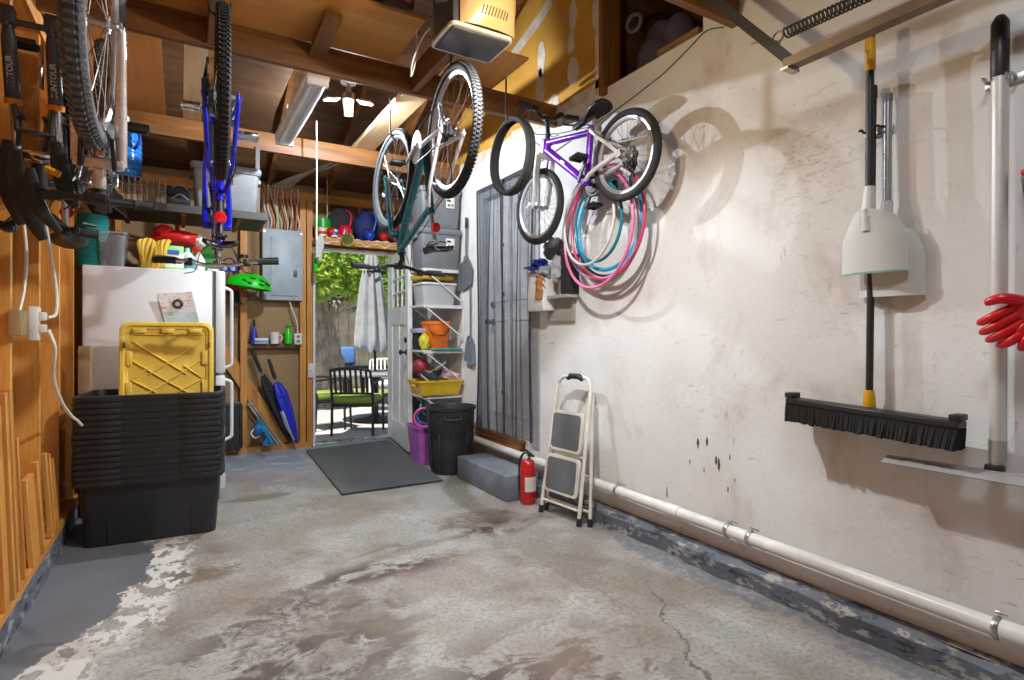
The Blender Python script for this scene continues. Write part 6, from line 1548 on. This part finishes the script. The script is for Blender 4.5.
# hooks
for (x, y, z, ztop, lab) in ((1.235, 2.67, 2.55, 2.66, 'black hook holding the rear wheel of the teal bicycle'), (1.262, 3.73, 2.55, 2.80, 'black hook holding the front wheel of the teal bicycle'), (.128, 2.58, 2.50, 2.66, 'black hook holding the rear wheel of the blue bicycle'), (1.667, 2.85, 2.455, 2.66, 'black hook on an arm holding the loose tyre')):
    t = thing('ceiling_hook', lab, 'hook', (x, y, z), None)
    b = MB(); b.tube([(x, y-.05, ztop)]+[Vector((x, y-.05, z+.05))]+arc((x, y, z+.0), .05, PI, 2*PI+.6, 10, (0, 1, 0), (0, 0, 1)), .006, 8) if False else b.tube([(x-.03, y, ztop), (x-.03, y, z+.0), (x-.025, y, z-.035), (x, y, z-.05), (x+.035, y, z-.04), (x+.05, y, z-.005), (x+.055, y, z+.02)], .0055, 8)
    if x > 1.6: b.tube([(x-.03, 3.29, 2.665), (x-.03, y-.005, 2.665)], .0035, 8)
    b.build('hook', M_BLACK, t)
# overhead door opener
OX0, OX1, OY_0, OY_1, OZ = 1.02, 1.315, 2.24, 2.47, 2.51
t = thing('door_opener', 'garage door opener with lit amber lens under the ceiling', 'door opener', (1.16, 2.35, OZ))
MB().cbox(((OX0+OX1)/2, (OY_0+OY_1)/2, OZ+.14), (OX1-OX0, OY_1-OY_0, .26), bevel=.012).build('housing', pm('opener_case', (.055, .06, .075), .4), t)
b = MB(); b.loft([[Vector((OX0-.012+(OX1-OX0+.024)*0+((OX0+OX1)/2-OX0+.012)+a, (OY_0+OY_1)/2+c_, z)) for a, c_ in rrect(OX1-OX0+.02, OY_1-OY_0+.02, .03, 4)] for z in (OZ, OZ+.014)], caps=True); b.build('base_rim', M_CREAM, t)
MB().cbox(((OX0+OX1)/2, (OY_0+OY_1)/2-.004, OZ-.003), (OX1-OX0-.01, OY_1-OY_0-.02, .012), bevel=.003).build('bottom_plate', bpy.data.materials['opener_case'], t)
def lens(u, v):
    x = OX0+.03+(OX1-OX0-.02)*u; bul = math.sin(PI*min(1, max(0, u)))**.5; prof_ = math.sin(PI*(.08+.80*v))
    return (x, OY_0-.012-.085*bul*prof_, OZ+.012+.27*v)
M_LENS = NT('amber_lens'); M_LENS.color((.40, .27, .12)); M_LENS.rough(.3); M_LENS.set(Emission_Color=(1, .62, .26, 1), Emission_Strength=.3); M_LENS = M_LENS.m
b = MB(); b.grid(lens, 20, 12, .004); ln = b.build('lens', M_LENS, t)
for k in range(9):
    u = .30+.055*k; p = Vector(lens(u, .14)); q = Vector(lens(u+.015, .26)); b = MB(); b.beam(p+Vector((0, -.001, 0)), q+Vector((0, -.001, 0)), .005, .004, up=(0, 1, 0)); b.build('vent_slot', pm('slot_shadow', (.10, .05, .02), .8), ln)
b = MB(); b.beam((1.165, OY_1-.05, OZ+.27), (1.165, OY_1-.05, 2.86), .03, .005, up=(1, 0, 0)); b.beam((1.0, 2.38, 2.80), (1.36, 2.38, 2.80), .035, .004); b.build('hanger_strap', M_STEEL, t)
b = MB(); b.prism([(-.02, 0), (.02, 0), (.02, .04), (-.02, .04)], (1.165, OY_0, OZ+.285), (1, 0, 0), (0, 0, 1), (0, -4.6, 0)); b.build('rail', M_TRK, t, smooth=0)
b = MB(); b.tube(bez([(1.01, 2.47, 2.60), (1.0, 2.55, 2.58), (.98, 2.62, 2.50), (1.0, 2.70, 2.46), (1.03, 2.72, 2.55), (1.04, 2.72, 2.72)], 6), .004, 6); b.build('cord', M_CREAM, t)
b = MB()
rk = random.Random(4)
for k in range(11): b.cbox((OX0-.002, OY_0+.04+.014*k, OZ+.13+.006*k), (.003, .009, rk.choice((.014, .02, .016))))
b.build('lettering', pm('pale_lettering', (.35, .35, .37), .6), t, smooth=0)
# ================================================================ patio beyond the back door
GZ = -.05
def make_patio():
    t = NT('patio_concrete'); v = t.coord(); n = t.noise(v, 3, 6, .6)
    t.color(t.ramp(n, [(.3, (.36, .34, .33)), (.7, (.48, .46, .45))])); t.rough(.8); return t.m
MB().box(-3, 7, 6.36, 11.0, GZ-.1, GZ).build('patio', make_patio(), kind='structure', smooth=0)
def make_lawn():
    t = NT('dry_lawn'); v = t.coord(); n = t.noise(v, 6, 6, .7)
    t.color(t.ramp(n, [(.3, (.12, .17, .05)), (.7, (.30, .32, .14))])); t.rough(.9); return t.m
MB().box(-8, 16, 11.0, 24, GZ-.12, GZ-.02).build('ground', make_lawn(), kind='structure', smooth=0)
M_BRONZE = pm('dark_bronze_metal', (.045, .035, .035), .45, .4)
M_CUSH = pm('olive_cushion', '#7d8f3c', .85, bump=.2)
M_TBL = pm('slate_table', (.24, .24, .27), .35)
def patio_chair(label, loc, yaw, mat=M_BRONZE, cush=M_CUSH):
    t = thing('patio_chair', label, 'chair', loc, Rz(yaw), 'patio dining chairs')
    w_ = .25
    for s in (-1, 1):
        MB().tube([(s*w_, -.02, .0), (s*w_, .0, .42), (s*w_, -.03, .56), (s*w_*.96, -.10, .80)], [.016, .018, .018, .016], 8).build('leg', mat, t, world=False)
        MB().tube([(s*w_, .48, .0), (s*w_, .46, .42), (s*w_, .44, .63)], [.015, .018, .016], 8).build('leg', mat, t, world=False)
        MB().tube(bez([(s*w_, -.04, .64), (s*w_*1.05, .15, .66), (s*w_*1.05, .38, .655), (s*w_, .46, .62)], 4), .016, 8).build('armrest', mat, t, world=False)
    MB().cbox((0, .23, .37), (.50, .48, .03), bevel=.006).build('seat', mat, t, world=False)
    b = MB(); b.tube(bez([(-w_*.96, -.10, .80), (-.12, -.125, .82), (.12, -.125, .82), (w_*.96, -.10, .80)], 4), .018, 8); b.build('back_rail', mat, t, world=False); MB().tube([(-w_, -.035, .52), (w_, -.035, .52)], .013, 8).build('back_rail', mat, t, world=False)
    for k in range(7):
        x = -.19+.38*k/6; MB().beam((x, -.035, .52), (x, -.10, .81), .026, .010, up=(0, 1, 0)).build('back_slat', mat, t, world=False)
    MB().cbox((0, .24, .43), (.50, .50, .09), bevel=.03, seg=3).build('cushion', cush, t, world=False)
patio_chair('dark bronze patio chair with slatted back and green cushion, nearest the doorway', (1.80, 6.86, GZ), R(-32))
patio_chair('dark bronze patio chair with green cushion, cut off by the left door jamb', (1.42, 7.62, GZ), R(-75))
patio_chair('dark patio chair with green cushion right of the table, close to the open door leaf', (3.30, 7.9, GZ), R(85))
# table with furled parasol
t = thing('patio_table', 'round dark patio table outside the back door', 'table', (2.42, 8.0, GZ))
MB().lathe([(0, .66), (.60, .66), (.62, .67), (.62, .69), (.60, .70), (0, .70)], (2.42, 8.0, GZ), n=48).build('tabletop', M_TBL, t)
MB().lathe([(0, 0), (.30, 0), (.30, .02), (.10, .06), (.05, .09), (.05, .58), (.14, .66), (0, .66)], (2.42, 8.0, GZ), n=32).build('pedestal', M_BRONZE, t)
t = thing('parasol', 'furled pale grey parasol standing in the patio table', 'parasol', (2.42, 8.0, GZ))
MB().tube([(2.42, 8.0, GZ+.71), (2.42, 8.0, 2.52)], .02, 10).build('pole', M_BRONZE, t)
rings = []
for z, r in ((2.50, .02), (2.44, .055), (2.25, .10), (1.9, .17), (1.5, .22), (1.15, .25), (1.0, .255), (.97, .24)):
    rings.append([Vector((2.37+.82*r*math.cos(a)*(1+.20*math.cos(8*a+z*.8)), 8.0+.82*r*math.sin(a)*(1+.20*math.cos(8*a+z*.8)), z+(.05*math.cos(8*a) if z < 1.05 else 0))) for a in [2*PI*i/96 for i in range(96)]])
b = MB(); b.loft(rings); b.build('canopy', pm('pale_grey_canvas', (.36, .37, .39), .85), t)
b = MB(); b.ring((2.42, 8.0, 2.08), (0, 0, 1), .155, .014, 32, 6, 1.5); b.build('tie_strap', M_DARKF, t)
MB().ell((2.42, 8.0, 2.54), (.03, .03, .04)).build('finial', M_BRONZE, t)
# big tree
def make_bark():
    t = NT('rough_bark'); v = t.coord((1, 1, .22)); n = t.noise(v, 16, 7, .7, .6)
    t.color(t.ramp(n, [(.32, (.16, .12, .09)), (.6, (.55, .46, .38))])); t.rough(.95); t.bump(n, 1.0, .03); return t.m
t = thing('tree', 'gnarled grey tree with a thick trunk behind the patio table', 'tree', (2.25, 10.3, GZ))
rb_ = random.Random(21)
def trunk(pts, rs, n=16):
    P = bez(pts, 6); m_ = len(P); out = []
    for i, p in enumerate(P):
        k = i/(m_-1)*(len(rs)-1); a = int(min(k, len(rs)-2)); out.append((rs[a]+(rs[a+1]-rs[a])*(k-a))*(1+.06*math.sin(i*2.3)))
    return MB().tube(P, out, n)
trunk([(2.25, 10.3, GZ-.05), (2.22, 10.3, .4), (2.12, 10.3, 1.0), (2.0, 10.3, 1.6), (1.9, 10.35, 2.3), (1.75, 10.4, 3.2)], [.52, .40, .34, .31, .26, .18]).build('trunk', make_bark(), t)
BK = bpy.data.materials['rough_bark']
for pts, rs in (([(2.05, 10.3, 1.25), (2.35, 10.28, 1.65), (2.75, 10.25, 1.85), (3.3, 10.2, 2.15), (3.8, 10.1, 2.7)], [.20, .15, .12, .09, .05]), ([(1.95, 10.3, 2.0), (2.3, 10.2, 2.7), (2.6, 10.1, 3.5)], [.15, .11, .06]), ([(1.95, 10.3, 1.7), (1.5, 10.1, 2.3), (1.1, 9.9, 3.0)], [.16, .12, .07])):
    trunk(pts, rs, 12).build('branch', BK, t)
def make_leaf(name, a, b_):
    t = NT(name); oi = t.node('ShaderNodeNewGeometry'); n = t.noise(t.coord(), 3.0, 2)
    r = t.math('ADD', t.math('MULTIPLY', oi.outputs['Random Per Island'], .7), t.math('MULTIPLY', n, .3))
    t.color(t.ramp(r, [(.15, a), (.85, b_)])); t.rough(.5)
    tr = t.node('ShaderNodeBsdfTranslucent'); tr.inputs[0].default_value = (*b_, 1); mx = t.node('ShaderNodeMixShader'); mx.inputs[0].default_value = .35
    t.link(t.b.outputs[0], mx.inputs[1]); t.link(tr.outputs[0], mx.inputs[2]); t.link(mx.outputs[0], t.out.inputs[0]); return t.m
M_LEAF = make_leaf('spring_leaves', (.16, .34, .04), (.55, .70, .14)); M_LEAF2 = make_leaf('dark_leaves', (.03, .10, .03), (.14, .28, .07))
def leaves(blobs, n, size, seed):
    r = random.Random(seed); b = MB(); vs = []; fs = []
    for _ in range(n):
        c, rad = blobs[r.randrange(len(blobs))]
        while True:
            p = Vector((r.uniform(-1, 1), r.uniform(-1, 1), r.uniform(-1, 1)))
            if .35 < p.length < 1: break
        p = Vector(c)+Vector((p.x*rad[0], p.y*rad[1], p.z*rad[2]))
        d = Vector((r.uniform(-1, 1), r.uniform(-1, 1), r.uniform(-.7, .4))).normalized(); u = d.cross(Vector((r.uniform(-1, 1), r.uniform(-1, 1), r.uniform(-1, 1)))).normalized()
        L = size*r.uniform(.6, 1.3); o = len(vs); n_ = d.cross(u)*L*.12
        vs += [p, p+d*L*.5+u*L*.28+n_, p+d*L, p+d*L*.5-u*L*.28+n_]; fs.append((o, o+1, o+2, o+3))
    b.add(vs, fs); return b
lv = [((1.5, 10.0, 3.1), (1.3, 1.0, .9)), ((2.6, 10.0, 3.2), (1.2, .9, .9)), ((3.7, 10.1, 3.3), (1.0, .9, 1.0)), ((1.75, 9.6, 2.25), (.75, .45, .45)), ((2.5, 9.6, 2.35), (.6, .4, .5)), ((3.2, 9.9, 2.5), (.6, .5, .45)), ((1.0, 9.7, 2.5), (.8, .6, .7)), ((1.6, 9.4, 2.0), (.6, .4, .35)), ((2.9, 9.7, 2.0), (.5, .4, .3)), ((3.4, 10.6, 2.0), (.9, .5, .5))]
o = leaves(lv, 11000, .11, 5).build('foliage', M_LEAF, t, smooth=0); o['kind'] = 'stuff'
# shrubs along the fence
for k, (x, y, h, lab) in enumerate(((5.4, 12.4, 1.7, 'dark green shrub right of the parasol, in front of the fence'), (7.2, 12.5, 2.1, 'tall dark green shrub at the right end of the garden fence'), (.6, 12.2, 1.8, 'dark green shrub left of the thick tree trunk'))):
    t = thing('shrub', lab, 'shrub', (x, y, GZ-.02)); b = MB()
    for j in range(5): b.tube([(x+.05*j-.1, y, GZ-.02), (x+.18*j-.36, y+.05*(j % 2), h*.6)], [.03, .012], 6)
    b.build('stems', BK, t); o = leaves([((x, y, h*.55), (.8, .6, h*.5)), ((x+.3, y, h*.8), (.5, .5, h*.3))], 1800, .12, 30+k).build('foliage', M_LEAF2, t, smooth=0); o['kind'] = 'stuff'
# garden fence and neighbouring house
fe = thing('garden_fence', 'weathered board fence along the back of the garden', 'fence', (3, 13.5, GZ))
b = MB()
for k in range(56):
    x = -3.5+.24*k; b.box(x, x+.225, 13.5, 13.53, GZ, 1.75+.02*(k % 3))
b.build('boards', pm('weathered_fence', (.24, .20, .17), .9, var=.35, vscale=4), fe, smooth=0)
for k in range(6): MB().box(-3.4+2.6*k, -3.3+2.6*k, 13.53, 13.63, GZ, 1.85).build('post', bpy.data.materials['weathered_fence'], fe)
for z in (.35, 1.35): MB().box(-3.5, 9.9, 13.53, 13.57, z, z+.09).build('rail', bpy.data.materials['weathered_fence'], fe)
ho = thing('neighbour_house', 'tan sided house with a brown roof behind the garden fence', 'house', (5, 18, GZ))
b = MB()
for k in range(22): b.add([(0, 17-.0, .15*k-.1), (11, 17, .15*k-.1), (11, 16.96, .15*k+.05), (0, 16.96, .15*k+.05)][::1], [(0, 1, 2, 3)])
b.box(0, 11, 17.0, 21, GZ, 3.2); b.build('siding', pm('tan_siding', (.36, .30, .25), .85), ho, smooth=0)
b = MB(); b.prism([(16.6, 3.1), (19, 4.5), (21.4, 3.1)], (-.4, 0, 0), (0, 1, 0), (0, 0, 1), (11.8, 0, 0)); b.build('roof', pm('brown_shingles', (.12, .09, .075), .95, var=.4, vscale=20), ho, smooth=0)
wn = MB().box(3.6, 5.0, 16.9, 16.96, 1.2, 2.5).build('window', M_WHITE, ho, smooth=0); MB().box(3.68, 4.92, 16.885, 16.9, 1.28, 2.42).build('pane', pm('dark_pane', (.05, .06, .08), .05), wn, smooth=0)
# raised bench with blue cushions
t = thing('garden_bench', 'long dark bench below the fence behind the tree', 'bench', (3.3, 11.6, GZ))
MB().box(2.35, 5.0, 11.3, 11.8, .50, .56).build('seat', M_BRONZE, t, smooth=0)
for x in (2.45, 3.3, 4.1, 4.9):
    for y in (11.35, 11.75): MB().box(x-.03, x+.03, y-.03, y+.03, GZ-.02, .5).build('leg', M_BRONZE, t, smooth=0)
M_BCU = pm('blue_cushion', '#4f77b8', .85)
for k, (x, lab) in enumerate(((2.55, 'blue cushion at the left end of the garden bench'), (2.92, 'blue cushion second from the left on the garden bench'))):
    T(MB().cbox((x, 11.62, .76), (.36, .14, .38), Rx(-.2), bevel=.06, seg=3), 'cushion', M_BCU, lab, 'cushion', 'blue cushions on the garden bench')
patio_chair('white patio chair standing behind the dark table', (3.0, 9.35, GZ), R(165), M_WHITE, pm('white_cushion', (.70, .70, .70), .85))
